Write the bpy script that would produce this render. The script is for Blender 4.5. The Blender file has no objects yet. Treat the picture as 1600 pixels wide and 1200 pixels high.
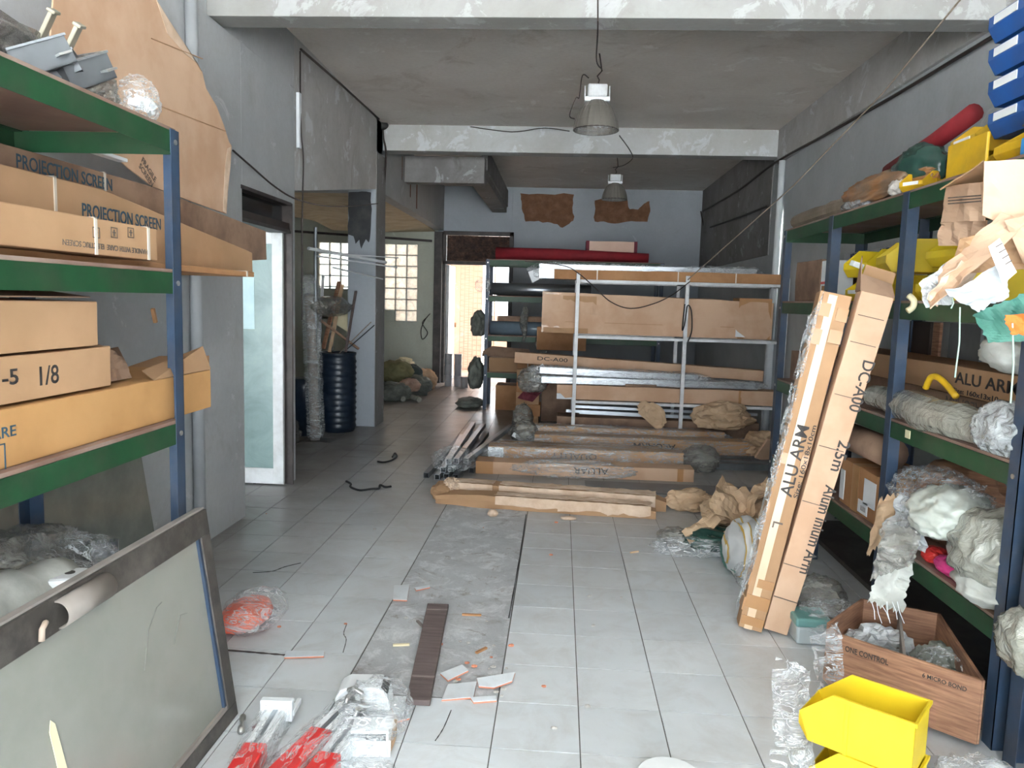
import bpy, bmesh, math, random
from mathutils import Vector, Matrix, noise, Euler
SC = bpy.context.scene
COL = SC.collection
R90 = math.pi / 2

# ------------------------------------------------------------------ camera
FPX, YAW, PITCH, ROLL, CH = 1186.74, .0608210, .109157, .0278286, 1.49287
def cam_axes():
    cy, sy = math.cos(YAW), math.sin(YAW)
    f = Vector((-sy, cy, 0)); r = Vector((cy, sy, 0)); u = Vector((0, 0, 1))
    cp, sp = math.cos(PITCH), math.sin(PITCH)
    f2 = f*cp - u*sp; u2 = u*cp + f*sp
    cr, sr = math.cos(ROLL), math.sin(ROLL)
    return r*cr + u2*sr, u2*cr - r*sr, f2
AR, AU, AF = cam_axes()
CAMP = Vector((0, 0, CH))
cd = bpy.data.cameras.new('camera'); cam = bpy.data.objects.new('camera', cd); COL.objects.link(cam)
cd.sensor_fit = 'HORIZONTAL'; cd.sensor_width = 36; cd.lens = 36*FPX/1600; cd.clip_start = .02; cd.clip_end = 200
m = Matrix((AR, AU, -AF)).transposed().to_4x4(); m.translation = CAMP
cam.matrix_world = m
SC.camera = cam

# ------------------------------------------------------------------ light
SC.view_settings.view_transform = 'Standard'; SC.view_settings.look = 'None'
SC.view_settings.exposure = 2.72; SC.view_settings.gamma = 1; SC.view_settings.use_curve_mapping = False
W = bpy.data.worlds.new('overcast_sky'); SC.world = W; W.use_nodes = True
bg = W.node_tree.nodes['Background']; bg.inputs[0].default_value = (.84, .93, 1.0, 1); bg.inputs[1].default_value = 2.0
sd = bpy.data.lights.new('sun', 'SUN'); sun = bpy.data.objects.new('sun', sd); COL.objects.link(sun)
sd.energy = 30; sd.angle = math.radians(6); sd.color = (1, .93, .85)
sun.rotation_euler = Vector((.12, -.36, -.93)).to_track_quat('-Z', 'Y').to_euler()
def portal(name, loc, size, direction):
    d = bpy.data.lights.new(name, 'AREA'); d.shape = 'RECTANGLE'; d.size, d.size_y = size
    o = bpy.data.objects.new(name, d); COL.objects.link(o); o.location = loc
    o.rotation_euler = Vector(direction).to_track_quat('-Z', 'Y').to_euler()
    d.cycles.is_portal = True
portal('shopfront_portal', (.15, -2.85, 1.75), (4.6, 3.45), (0, 1, 0))
portal('side_room_portal', (-3.4, -2.85, 1.6), (2.2, 3.0), (0, 1, 0))
portal('back_door_portal', (-1.5, 13.75, 1.1), (1.3, 2.2), (0, -1, 0))
portal('glass_block_portal', (-3.4, 13.75, 1.8), (1.9, 1.5), (0, -1, 0))
SC.cycles.max_bounces = 10; SC.cycles.diffuse_bounces = 8; SC.cycles.transparent_max_bounces = 24
SC.cycles.use_denoising = True; SC.cycles.caustics_reflective = False; SC.cycles.caustics_refractive = False
SC.cycles.sample_clamp_indirect = 8

# ------------------------------------------------------------------ measuring helpers: a direction from the
# photographer's eye, cut with a real plane of the room, gives the place where a thing stands
def _ray(x, y): return AR*((x-800)/FPX) - AU*((y-600)/FPX) + AF
def atz(x, y, Z=0.0): d = _ray(x, y); return CAMP + d*((Z-CH)/d.z)
def aty(x, y, Y): d = _ray(x, y); return CAMP + d*(Y/d.y)
def atx(x, y, X): d = _ray(x, y); return CAMP + d*(X/d.x)

# ------------------------------------------------------------------ materials
def lin(c):
    if isinstance(c, str): c = [int(c[i:i+2], 16)/255 for i in (0, 2, 4)]
    return tuple(x/12.92 if x <= .04045 else ((x+.055)/1.055)**2.4 for x in c[:3]) + (1,)
MATS = {}
class NT:
    def __init__(s, name):
        s.m = bpy.data.materials.new(name); s.m.use_nodes = True; s.t = s.m.node_tree
        s.b = s.t.nodes['Principled BSDF']; MATS[name] = s.m
        s.co = s.t.nodes.new('ShaderNodeTexCoord').outputs['Object']
    def n(s, typ, **kw):
        nd = s.t.nodes.new('ShaderNode'+typ)
        for k, v in kw.items():
            if k in nd.inputs.keys():
                if hasattr(v, 'is_linked') or isinstance(v, bpy.types.NodeSocket): s.t.links.new(v, nd.inputs[k])
                else: nd.inputs[k].default_value = v
            else: setattr(nd, k, v)
        return nd
    def link(s, a, b): s.t.links.new(a, b)
    def noise(s, scale, detail=4, rough=.55, co=None, dist=0):
        nd = s.n('TexNoise', Scale=scale, Detail=detail, Roughness=rough, Distortion=dist); s.link(co or s.co, nd.inputs['Vector']); return nd.outputs['Fac']
    def ramp(s, fac, stops, interp='LINEAR'):
        nd = s.n('ValToRGB'); s.link(fac, nd.inputs[0]); cr = nd.color_ramp; cr.interpolation = interp
        while len(cr.elements) < len(stops): cr.elements.new(.5)
        for e, (p, c) in zip(cr.elements, stops): e.position = p; e.color = c if len(c) == 4 else lin(c)
        return nd.outputs[0]
    def mix(s, fac, a, b, blend='MIX'):
        nd = s.t.nodes.new('ShaderNodeMix'); nd.data_type = 'RGBA'; nd.blend_type = blend
        for sock, v in ((nd.inputs[0], fac), (nd.inputs[6], a), (nd.inputs[7], b)):
            if isinstance(v, bpy.types.NodeSocket): s.link(v, sock)
            elif sock is nd.inputs[0]: sock.default_value = v
            else: sock.default_value = v if isinstance(v, tuple) and len(v) == 4 else lin(v)
        return nd.outputs[2]
    def bump(s, h, strength=.3, dist=.01):
        nd = s.n('Bump', Strength=strength, Distance=dist); s.link(h, nd.inputs['Height']); s.link(nd.outputs[0], s.b.inputs['Normal'])
    def set(s, **kw):
        for k, v in kw.items():
            k = k.replace('_', ' ')
            if isinstance(v, bpy.types.NodeSocket): s.link(v, s.b.inputs[k])
            else: s.b.inputs[k].default_value = v
def G(v): return (v, v, v, 1)
def simple(name, col, col2=None, scale=6, rough=.6, metal=0, bump=0, bscale=60, dirt=None, dscale=2.5, damt=.5, spec=.5, stretch=None):
    t = NT(name); co = t.co
    if stretch:
        mp = t.n('Mapping'); t.link(t.co, mp.inputs[0]); mp.inputs['Scale'].default_value = stretch; co = mp.outputs[0]
    c = t.mix(t.ramp(t.noise(scale, co=co), [(.35, G(0)), (.65, G(1))]), col, col2 or col)
    if dirt: c = t.mix(t.ramp(t.noise(dscale, 6, .65), [(.45, G(0)), (.7, G(damt))]), c, dirt)
    t.set(Base_Color=c, Roughness=rough, Metallic=metal, Specular_IOR_Level=spec)
    if bump: t.bump(t.noise(bscale, 3, co=co), bump, .004)
    return t.m
def plaster(name, base, light, dark, stain, s=1.0, thr=.55, stamt=.6):
    t = NT(name)
    n1 = t.noise(.9*s, 8, .62, dist=.4); n2 = t.noise(2.6*s, 7, .7, dist=.6); n3 = t.noise(28, 3)
    c = t.mix(t.ramp(n1, [(.38, G(0)), (.62, G(1))]), dark, base)
    c = t.mix(t.ramp(n2, [(thr, G(0)), (thr+.035, G(.8))]), c, light)
    n4 = t.noise(1.6*s, 8, .72, dist=1.2)
    c = t.mix(t.ramp(n4, [(.56, G(0)), (.72, G(stamt))]), c, stain)
    c = t.mix(t.ramp(n3, [(.3, G(.12)), (.6, G(0))]), c, stain)
    t.set(Base_Color=c, Roughness=.85, Specular_IOR_Level=.25); t.bump(t.noise(14, 6, .7), .25, .01)
    return t.m
M_WALL = plaster('grey_painted_plaster', 'B4B7B9', 'C0C3C5', 'A6A9AB', '938F89', 1, .62, .35)
M_WALLR = plaster('blue_grey_painted_plaster', 'B9BEC1', 'C4C9CC', 'ACB1B4', '9A9A97', 1, .63, .28)
M_WALLB = plaster('pale_blue_plaster', 'AEB5BC', 'BAC1C7', 'A2A9B0', '95999D', .8, .66, .28)
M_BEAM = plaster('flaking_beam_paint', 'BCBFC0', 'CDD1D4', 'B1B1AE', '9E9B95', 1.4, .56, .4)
M_BEAMF = plaster('flaking_beam_paint_toned_down', '9B9C9A', 'ACAEAE', '8F8E8B', '817D77', 1.4, .56, .4)  # darker copy of the beam paint, offsets strong light on the near beam
M_CEIL = plaster('stained_ceiling_concrete', 'E2DED9', 'EAE8E4', 'D2CCC5', 'A89B8E', .8, .6, .6)
M_SIDE = plaster('pale_green_plaster', 'D3D8CC', 'DDE1D6', 'C4C9BC', 'A9A898', .8, .66, .3)
M_DARKW = plaster('damp_dark_plaster', '8E8D8D', 'AAACAE', '7B7978', '635C57', 1.5, .6, .6)
M_OUT = plaster('outdoor_peach_render', 'CFB5A3', 'DAC3B4', 'C0A592', 'A88A76', .8, .6, .4)
M_CARD = simple('brown_cardboard', 'B3906F', 'A68464', 3, .8, bump=.15, bscale=30, dirt='9C7A5C', dscale=3.5, damt=.35, spec=.2)
M_CARD2 = simple('pale_cardboard', 'CBAC92', 'C19F84', 3, .8, bump=.12, bscale=30, dirt='B08C6E', dscale=3, damt=.35, spec=.2)
M_CARD3 = simple('aged_orange_cardboard', 'B58A64', 'A97D58', 3, .8, bump=.15, bscale=30, dirt='7D5534', dscale=3.5, damt=.4, spec=.2)
M_CARDD = simple('dusty_dark_cardboard', '9A7F6A', '8B7160', 4, .85, bump=.15, bscale=30, dirt='5F4B3E', dscale=4, damt=.5, spec=.2)
M_KRAFT = simple('crumpled_kraft_paper', 'CDB294', 'B99C7E', 5, .85, bump=.3, bscale=18, spec=.15)
M_TORN = simple('torn_paper_layer', 'D9C3AD', 'C2A78F', 9, .9, bump=.5, bscale=40, spec=.1)
M_TAPE = simple('brown_packing_tape', 'B08355', 'A5794D', 5, .35, spec=.6)
M_STRAP = simple('translucent_white_strapping', 'D8CFC2', 'C8BDAE', 5, .4)
M_INK = simple('black_printed_ink', '332F2D', '403B38', 40, .7)
M_INKB = simple('blue_printed_ink', '2E4A5A', '37515F', 40, .7)
M_INKG = simple('faded_grey_ink', '6A5F56', '5C5048', 40, .8)
M_BLUE = simple('blue_painted_steel', '33475F', '2A3B50', 8, .45, dirt='5B5550', dscale=7, damt=.35)
M_GREEN = simple('green_painted_steel', '1A4A2C', '153F25', 8, .5, dirt='4A4A3E', dscale=6, damt=.35)
M_PLY = simple('dusty_plywood_board', '8F7365', '7E6458', 5, .8, dirt='A39A93', dscale=2, damt=.5)
M_WHITEM = simple('white_painted_steel', 'D9DCDE', 'C9CCCE', 8, .45, dirt='8F8880', dscale=7, damt=.35)
M_ALU = simple('brushed_aluminium', 'B9BEC3', 'A3A9AF', 5, .32, metal=.85, stretch=(1, 30, 30))
M_ALUD = simple('dull_grey_aluminium', '7F8488', '6C7074', 5, .45, metal=.6)
M_CHROME = simple('bright_zinc_screw', 'C9C9C6', 'B7B7B4', 20, .3, metal=.9)
M_DARK = simple('dark_brown_metal', '3C3533', '322C2A', 9, .5, dirt='6A625C', dscale=6, damt=.4)
M_BLACK = simple('black_rubber', '1B1B1C', '232323', 9, .6)
M_YEL = simple('yellow_moulded_plastic', 'E8CC2A', 'DCC024', 3, .4, dirt='B79C35', dscale=5, damt=.2)
M_YELD = simple('dusty_yellow_plastic', 'D8AE1C', 'CBA019', 4, .5, dirt='8F7A35', dscale=6, damt=.4)
M_BLUP = simple('blue_moulded_plastic', '245CA5', '1F4F92', 4, .45, dirt='4A5D7E', dscale=6, damt=.3)
M_LBLUP = simple('light_blue_plastic', '3E97DA', '3688C8', 4, .4)
M_WHITEP = simple('white_plastic', 'E6EAEC', 'DADFE2', 5, .35)
M_REDP = simple('red_plastic', 'DE3A36', 'D0302F', 5, .4)
M_RED = simple('deep_red_cloth', '8E1F28', '7C1A22', 6, .8, bump=.2)
M_MAROON = simple('maroon_cloth', '6B2A36', '59222C', 6, .85, bump=.2)
M_GREENB = simple('green_woven_plastic', '4C8577', '3E7467', 20, .6, bump=.4, bscale=120)
M_DGREEN = simple('dark_green_plastic', '1E3B34', '274A42', 8, .25, bump=.3, bscale=25)
M_ORANGE = simple('orange_cloth', 'EC7430', 'DB6524', 14, .8, bump=.4, bscale=60)
M_PINK = simple('pink_plastic', 'E0478F', 'D33B82', 5, .4)
M_WOOD = simple('reddish_plywood', 'A97F62', '7F5A44', 6, .65, dirt='6A4A3A', dscale=5, damt=.4, stretch=(1.2, 1.2, 16))
M_PLANK = simple('weathered_brown_wood', '6F6260', '5E5250', 6, .8, bump=.3, bscale=40, stretch=(1, 8, 1))
M_SKIRT = simple('sooty_black_paint', '2B2D30', '36383B', 7, .7, dirt='55534F', dscale=8, damt=.5)
M_RUST = simple('bare_brown_render', '7E5A41', '6D4C36', 8, .9, dirt='93705A', dscale=7, damt=.5)
M_CABLE = simple('dark_cable_rubber', '3A302B', '2E2724', 9, .6)
M_ROPE = simple('pale_twine', 'A09384', '8D8070', 40, .9)
M_PAPERW = simple('white_label_paper', 'E3E6E8', 'D8DCDF', 6, .7)
M_CREAM = simple('cream_plastic_tape', 'E6DDBB', 'DACFA8', 6, .5)
M_FABG = simple('grey_white_fabric', 'C9CCC6', 'AEB1AB', 7, .9, bump=.5, bscale=30, dirt='8A8A82', dscale=5, damt=.5)
M_GREYB = simple('grey_green_sacking', '7E8279', '62665F', 8, .8, bump=.5, bscale=25, dirt='4F4D47', dscale=4, damt=.5)
M_LAMPB = NT('ribbed_smoked_reflector'); _t = M_LAMPB
_t.set(Base_Color=lin('8A867E'), Roughness=.35, Metallic=.35, Alpha=.82); M_LAMPB = _t.m
def film(name, col, alpha=.34, rough=.18, cs=22, var=.25, st=(.3, 1.2, 1.2)):
    t = NT(name); mp = t.n('Mapping'); t.link(t.co, mp.inputs[0]); mp.inputs['Scale'].default_value = st; n1 = t.noise(cs, 4, .6, co=mp.outputs[0], dist=.6)
    lo, hi = G(max(0, alpha-var)), G(min(1, alpha+var))
    t.set(Base_Color=lin(col), Roughness=rough, Specular_IOR_Level=.9, Alpha=t.ramp(n1, [(.33, lo), (.43, lo), (.455, G(min(1, alpha+.38))), (.48, lo), (.56, hi), (.60, lo), (.625, G(min(1, alpha+.42))), (.65, hi)] if alpha < .5 else [(.35, lo), (.68, hi)]))  # narrow opaque streaks in the alpha stand in for glints on clear film
    t.set(Coat_Weight=.7, Coat_Roughness=.08)
    t.bump(t.noise(cs*.8, 4, .6, co=mp.outputs[0], dist=1.6), 1.0, .03)
    return t.m
M_FILM = film('clear_film_with_glints', 'E2E6E8', .22, .12, 13, .2)
M_FILMW = film('cloudy_polythene', 'D5DBDE', .6, .25, 16)
M_FILMG = film('dusty_grey_polythene', '95938C', .62, .25, 18)
M_FILMD = film('thick_dirty_polythene', 'A5A69C', .86, .25, 12, .12)
M_STICK = simple('dirty_cream_plastic', 'A9A391', '96907E', 6, .5)
M_FILMK = film('dark_dusty_polythene', '5F5B56', .8, .25, 16, .15)
def glassy(name, col, rough, alpha):
    t = NT(name); t.set(Base_Color=lin(col), Roughness=rough, Alpha=alpha, Specular_IOR_Level=.7); return t.m
M_SMOKE = simple('dusty_smoked_glass', '70766F', '646A64', 2, .12, dirt='8A8C84', dscale=3, damt=.5, spec=.8)
M_BOARD = simple('dusty_grey_green_board', '979790', '8B8C85', 1.6, .22, dirt='7F8379', dscale=2.2, damt=.5, spec=.6)
t = NT('frosted_green_glass')
c = t.mix(t.ramp(t.noise(3, 7, .7, dist=1), [(.35, G(0)), (.65, G(1))]), '8BA3A1', '71898A')
t.set(Base_Color=c, Roughness=.25, Alpha=.86, Specular_IOR_Level=.6); M_FROST = t.m
t = NT('glass_block')
n = t.t.nodes; tr = n.new('ShaderNodeBsdfTranslucent'); tp = n.new('ShaderNodeBsdfTransparent'); gl = n.new('ShaderNodeBsdfGlossy'); gl.inputs[1].default_value = .1
tr.inputs[0].default_value = (.75, .78, .76, 1); tp.inputs[0].default_value = (.62, .65, .63, 1)
mx = n.new('ShaderNodeMixShader'); t.link(t.ramp(t.noise(9, 4, .6, dist=1), [(.3, G(.3)), (.7, G(.75))]), mx.inputs[0]); t.link(tr.outputs[0], mx.inputs[1]); t.link(tp.outputs[0], mx.inputs[2])
mx2 = n.new('ShaderNodeMixShader'); mx2.inputs[0].default_value = .06; t.link(mx.outputs[0], mx2.inputs[1]); t.link(gl.outputs[0], mx2.inputs[2])
t.link(mx2.outputs[0], n['Material Output'].inputs[0]); M_GBLOCK = t.m
# floor tile: each tile is its own island with its own shade; dirt lies where traffic and damp left it
t = NT('glazed_floor_tile')
geo = t.n('NewGeometry'); rnd = geo.outputs['Random Per Island']
c = t.mix(rnd, 'CDD4D9', 'D8DEE2')
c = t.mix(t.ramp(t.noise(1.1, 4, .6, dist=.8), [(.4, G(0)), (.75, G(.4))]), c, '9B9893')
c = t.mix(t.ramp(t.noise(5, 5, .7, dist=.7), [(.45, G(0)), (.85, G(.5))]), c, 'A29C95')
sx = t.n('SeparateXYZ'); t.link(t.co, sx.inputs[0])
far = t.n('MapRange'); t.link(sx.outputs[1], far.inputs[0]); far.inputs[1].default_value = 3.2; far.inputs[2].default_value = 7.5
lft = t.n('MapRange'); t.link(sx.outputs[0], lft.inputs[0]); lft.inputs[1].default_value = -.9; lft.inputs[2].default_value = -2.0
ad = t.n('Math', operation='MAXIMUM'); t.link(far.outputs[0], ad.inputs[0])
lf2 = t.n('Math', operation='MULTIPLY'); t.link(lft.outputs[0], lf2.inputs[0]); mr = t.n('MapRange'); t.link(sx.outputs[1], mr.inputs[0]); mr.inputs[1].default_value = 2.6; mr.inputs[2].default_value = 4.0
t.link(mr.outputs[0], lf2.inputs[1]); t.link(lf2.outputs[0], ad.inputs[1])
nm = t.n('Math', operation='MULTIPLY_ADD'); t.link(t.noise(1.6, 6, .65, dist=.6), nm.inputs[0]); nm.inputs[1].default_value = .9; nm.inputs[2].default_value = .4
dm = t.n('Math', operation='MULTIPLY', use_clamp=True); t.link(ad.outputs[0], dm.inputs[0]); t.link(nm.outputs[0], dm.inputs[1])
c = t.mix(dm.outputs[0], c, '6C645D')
t.set(Base_Color=c, Specular_IOR_Level=.5)
rr = t.n('MapRange'); t.link(t.noise(2.2, 3, .5), rr.inputs[0]); rr.inputs[1].default_value = 0; rr.inputs[2].default_value = 1; rr.inputs[3].default_value = .285; rr.inputs[4].default_value = .40
t.set(Roughness=rr.outputs[0]); M_TILE = t.m
M_GROUT = simple('dark_grout', '6B6A68', '5C5A58', 10, .9)
t = NT('bare_floor_screed')
c = t.mix(t.ramp(t.noise(2.5, 8, .7, dist=.6), [(.38, G(0)), (.6, G(1))]), 'A6A9AC', 'B6BABD')
c = t.mix(t.ramp(t.noise(7, 8, .8, dist=.6), [(.5, G(0)), (.62, G(.85))]), c, 'D2D5D7')
c = t.mix(t.ramp(t.noise(5, 8, .75, dist=2), [(.56, G(0)), (.66, G(.75))]), c, '857C74')
t.set(Base_Color=c, Roughness=.6); t.bump(t.noise(18, 6, .7), .4, .01); M_SCREED = t.m

# ------------------------------------------------------------------ building helpers
WM = {}
def wm(o): return WM.get(o.name, Matrix.Identity(4)) if o else Matrix.Identity(4)
def tag(o, label=None, cat=None, group=None, kind=None):
    if label: o['label'] = label
    if cat: o['category'] = cat
    if group: o['group'] = group
    if kind: o['kind'] = kind
    return o
def frame(p, x, z=(0, 0, 1)):
    "matrix at p with local X along x and local Z as near z as it can be"
    x = Vector(x).normalized(); z = Vector(z); y = z.cross(x).normalized(); z = x.cross(y)
    M = Matrix((x, y, z)).transposed().to_4x4(); M.translation = Vector(p); return M
def empty(name, label, cat, loc=(0, 0, 0), rot=0, group=None, M=None):
    o = bpy.data.objects.new(name, None); COL.objects.link(o); o.empty_display_size = .1
    M = M or (Matrix.Translation(Vector(loc)) @ Matrix.Rotation(rot, 4, 'Z'))
    o.matrix_world = M; WM[o.name] = M.copy(); tag(o, label, cat, group); return o
class MB:
    def __init__(s): s.v = []; s.f = []; s.mi = []; s.M = Matrix.Identity(4)
    def add(s, vs, fs, mi=0):
        k = len(s.v); s.v += [s.M @ Vector(v) for v in vs]; s.f += [tuple(i+k for i in f) for f in fs]; s.mi += [mi]*len(fs); return s
    def box(s, a, b, mi=0):
        (x0, y0, z0), (x1, y1, z1) = [min(p, q) for p, q in zip(a, b)], [max(p, q) for p, q in zip(a, b)]
        return s.add([(x0,y0,z0),(x1,y0,z0),(x1,y1,z0),(x0,y1,z0),(x0,y0,z1),(x1,y0,z1),(x1,y1,z1),(x0,y1,z1)],
                     [(0,3,2,1),(4,5,6,7),(0,1,5,4),(1,2,6,5),(2,3,7,6),(3,0,4,7)], mi)
    def bar(s, p, q, w, h, up=(0, 0, 1), mi=0):
        p, q = Vector(p), Vector(q); F = frame(p, q-p, up); L = (q-p).length; o = s.M; s.M = o @ F
        s.box((0, -w/2, -h/2), (L, w/2, h/2), mi); s.M = o; return s
    def ring(s, rings, closed=False, caps=True, mi=0):
        n = len(rings[0]); vs = [p for r in rings for p in r]; fs = []
        m_ = len(rings)
        for i in range(m_ if closed else m_-1):
            for j in range(n):
                a = i*n+j; b = i*n+(j+1) % n; c = ((i+1) % m_)*n+(j+1) % n; d = ((i+1) % m_)*n+j; fs.append((a, b, c, d))
        if caps and not closed: fs += [tuple(range(n-1, -1, -1)), tuple(range((m_-1)*n, m_*n))]
        return s.add(vs, fs, mi)
    def tube(s, pts, r, n=8, mi=0, radii=None, caps=True):
        pts = [Vector(p) for p in pts]; rings = []; prev = None
        for i, p in enumerate(pts):
            d = (pts[min(i+1, len(pts)-1)] - pts[max(i-1, 0)]).normalized()
            u = prev - d*prev.dot(d) if prev is not None else (Vector((0, 0, 1)) if abs(d.z) < .9 else Vector((1, 0, 0))).cross(d)
            u.normalize(); prev = u; w = d.cross(u); rr = radii[i] if radii else r
            rings.append([p + u*math.cos(2*math.pi*k/n)*rr + w*math.sin(2*math.pi*k/n)*rr for k in range(n)])
        return s.ring(rings, caps=caps, mi=mi)
    def lathe(s, prof, n=24, mi=0, c=(0, 0, 0), caps=False):
        return s.ring([[(c[0]+r*math.cos(2*math.pi*k/n), c[1]+r*math.sin(2*math.pi*k/n), c[2]+z) for k in range(n)] for r, z in prof], caps=caps, mi=mi)
    def plate(s, pts, th, mi=0):
        "flat outline given as 3D points, thickened by the vector th"
        n = len(pts); th = Vector(th); vs = [Vector(p) for p in pts] + [Vector(p)+th for p in pts]
        return s.add(vs, [tuple(range(n-1, -1, -1)), tuple(range(n, 2*n))] + [(i, (i+1) % n, n+(i+1) % n, n+i) for i in range(n)], mi)
    def build(s, name, mat, parent=None, smooth=False, bevel=0, origin=None, M=None, thick=0, rescalc=True, sub=0):
        if parent is not None: base = wm(parent)
        elif M is not None: base = M
        else:
            if origin is None:
                xs = [v.x for v in s.v]; ys = [v.y for v in s.v]; origin = ((min(xs)+max(xs))/2, (min(ys)+max(ys))/2, min(v.z for v in s.v))
            base = Matrix.Translation(Vector(origin))
        inv = base.inverted()
        me = bpy.data.meshes.new(name); me.from_pydata([inv @ v for v in s.v], [], s.f)
        mats = mat if isinstance(mat, (list, tuple)) else [mat]
        for m_ in mats: me.materials.append(m_)
        if len(mats) > 1: me.polygons.foreach_set('material_index', s.mi)
        if rescalc:
            bm = bmesh.new(); bm.from_mesh(me); bmesh.ops.recalc_face_normals(bm, faces=bm.faces); bm.to_mesh(me); bm.free()
        if smooth: me.polygons.foreach_set('use_smooth', [True]*len(me.polygons))
        o = bpy.data.objects.new(name, me); COL.objects.link(o)
        if parent is not None: o.parent = parent; WM[o.name] = base.copy()
        else: o.matrix_world = base; WM[o.name] = base.copy()
        if thick: md = o.modifiers.new('thickness', 'SOLIDIFY'); md.thickness = thick; md.offset = 0
        if sub: md = o.modifiers.new('smooth', 'SUBSURF'); md.levels = md.render_levels = sub
        if bevel: md = o.modifiers.new('edge', 'BEVEL'); md.width = bevel; md.segments = 2; md.limit_method = 'ANGLE'
        return o
def struct(o): o['kind'] = 'structure'; return o
def nz(p, s, seed=0): return noise.noise(Vector(p)*s + Vector((seed*3.7, seed*1.3, -seed*2.1)))
def sag(p, q, drop, n=14):
    p, q = Vector(p), Vector(q); return [p.lerp(q, i/n) - Vector((0, 0, drop*4*(i/n)*(1-i/n))) for i in range(n+1)]
def text_mesh(s, size, bold=.012):
    c = bpy.data.curves.new('lettering', 'FONT'); c.body = s; c.size = size; c.align_x = 'LEFT'; c.offset = bold*size; c.resolution_u = 3
    c.extrude = .0006
    o = bpy.data.objects.new('lettering', c); COL.objects.link(o); dg = bpy.context.evaluated_depsgraph_get()
    me = bpy.data.meshes.new_from_object(o.evaluated_get(dg)); bpy.data.objects.remove(o); bpy.data.curves.remove(c); return me
def lettering(parent, s, size, M, mat, name='printed_lettering', stretch=1.0, fit=None):
    "M is in the parent's local space: text runs along its X, reads up its Y, faces its Z"
    me = text_mesh(s, size); me.name = name; me.materials.clear(); me.materials.append(mat)
    if fit:
        w = max(v.co.x for v in me.vertices) - min(v.co.x for v in me.vertices); stretch = fit/w
    me.transform(Matrix.Diagonal((stretch, 1, 1, 1)))
    o = bpy.data.objects.new(name, me); COL.objects.link(o); o.parent = parent; o.matrix_basis = M; return o
def face_M(face, x, off, L, w, h, ang=0):
    e = .0012
    if face == 'front': M = Matrix(((1,0,0,x),(0,0,-1,-w/2-e),(0,1,0,off),(0,0,0,1)))
    elif face == 'back': M = Matrix(((-1,0,0,x),(0,0,1,w/2+e),(0,1,0,off),(0,0,0,1)))
    elif face == 'top': M = Matrix(((1,0,0,x),(0,1,0,off),(0,0,1,h+e),(0,0,0,1)))
    elif face == 'end0': M = Matrix(((0,0,-1,-e),(-1,0,0,x),(0,1,0,off),(0,0,0,1)))
    return M @ Matrix.Rotation(math.radians(ang), 4, 'Z')
def carton_mesh(L, w, h, seed=0, dent=.004, open_end=False, zf=None):
    nx = max(2, min(28, int(L/.09))); b = MB()
    rings = []
    for i in range(nx+1):
        x = L*i/nx; ring = []
        for (y, z) in ((-w/2,0),(0,0),(w/2,0),(w/2,h/2),(w/2,h),(0,h),(-w/2,h),(-w/2,h/2)):
            p = Vector((x, y, z)); mid = (abs(y) < 1e-6 or abs(z-h/2) < 1e-6)
            k = dent*(1.6 if mid else .7)
            d = Vector((0, nz(p, 3.1, seed)*k, nz(p, 2.7, seed+9)*k))
            if z == 0: d.z = 0
            p = p + d
            if zf: p.z = zf(x, p.z)
            ring.append(p)
        rings.append(ring)
    b.ring(rings, caps=not open_end); return b
def carton(p, q, w, h, label, name='cardboard_box', cat='box', mat=None, group=None, up=(0, 0, 1), seed=0, dent=.004,
           tapes=(), straps=(), long_tape=None, texts=(), marks=(), wrap=None, wraprange=(0, 1), open_end=False, zf=None):
    p, q = Vector(p), Vector(q); L = (q-p).length; M = frame(p, q-p, up)
    b = carton_mesh(L, w, h, seed, dent, open_end, zf); b2 = MB(); b2.v = [M @ v for v in b.v]; b2.f = b.f; b2.mi = b.mi
    o = b2.build(name, mat or M_CARD, M=M, bevel=.003, thick=.004 if open_end else 0); tag(o, label, cat, group)
    def around(x, wd, nm, mt, e=.0022):
        t = MB(); t.M = M
        t.box((x, -w/2-e, h-.0005), (x+wd, w/2+e, h+e)); t.box((x, -w/2-e, -.0005), (x+wd, -w/2+.0005, h+e)); t.box((x, w/2-.0005, -.0005), (x+wd, w/2+e, h+e))
        t.build(nm, mt, parent=o)
    for x, wd in tapes: around(x if x >= 0 else L+x, wd, 'packing_tape', M_TAPE)
    for x in straps: around(x, .012, 'strapping_band', M_STRAP, .003)
    if long_tape:
        t = MB(); t.M = M; t.box((.0, long_tape[0]-long_tape[1]/2, h+.0002), (L, long_tape[0]+long_tape[1]/2, h+.0025)); t.build('packing_tape', M_TAPE, parent=o)
    for (s, size, x, face, off, ang, mt, fit) in texts:
        lettering(o, s, size, face_M(face, x, off, L, w, h, ang), mt, fit=fit)
    for (x0, x1, z0, z1, face, mt, nm) in marks:
        t = MB(); t.M = M; e = .003
        if face == 'front': t.box((x0, -w/2-e, z0), (x1, -w/2+.001, z1))
        elif face == 'top': t.box((x0, z0, h-.001), (x1, z1, h+e))
        elif face == 'end0': t.box((-e, x0, z0), (.001, x1, z1))
        t.build(nm, mt, parent=o)
    if wrap: wrap_film(o, M, L, w, h, wrap, wraprange, seed)
    return o
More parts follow.
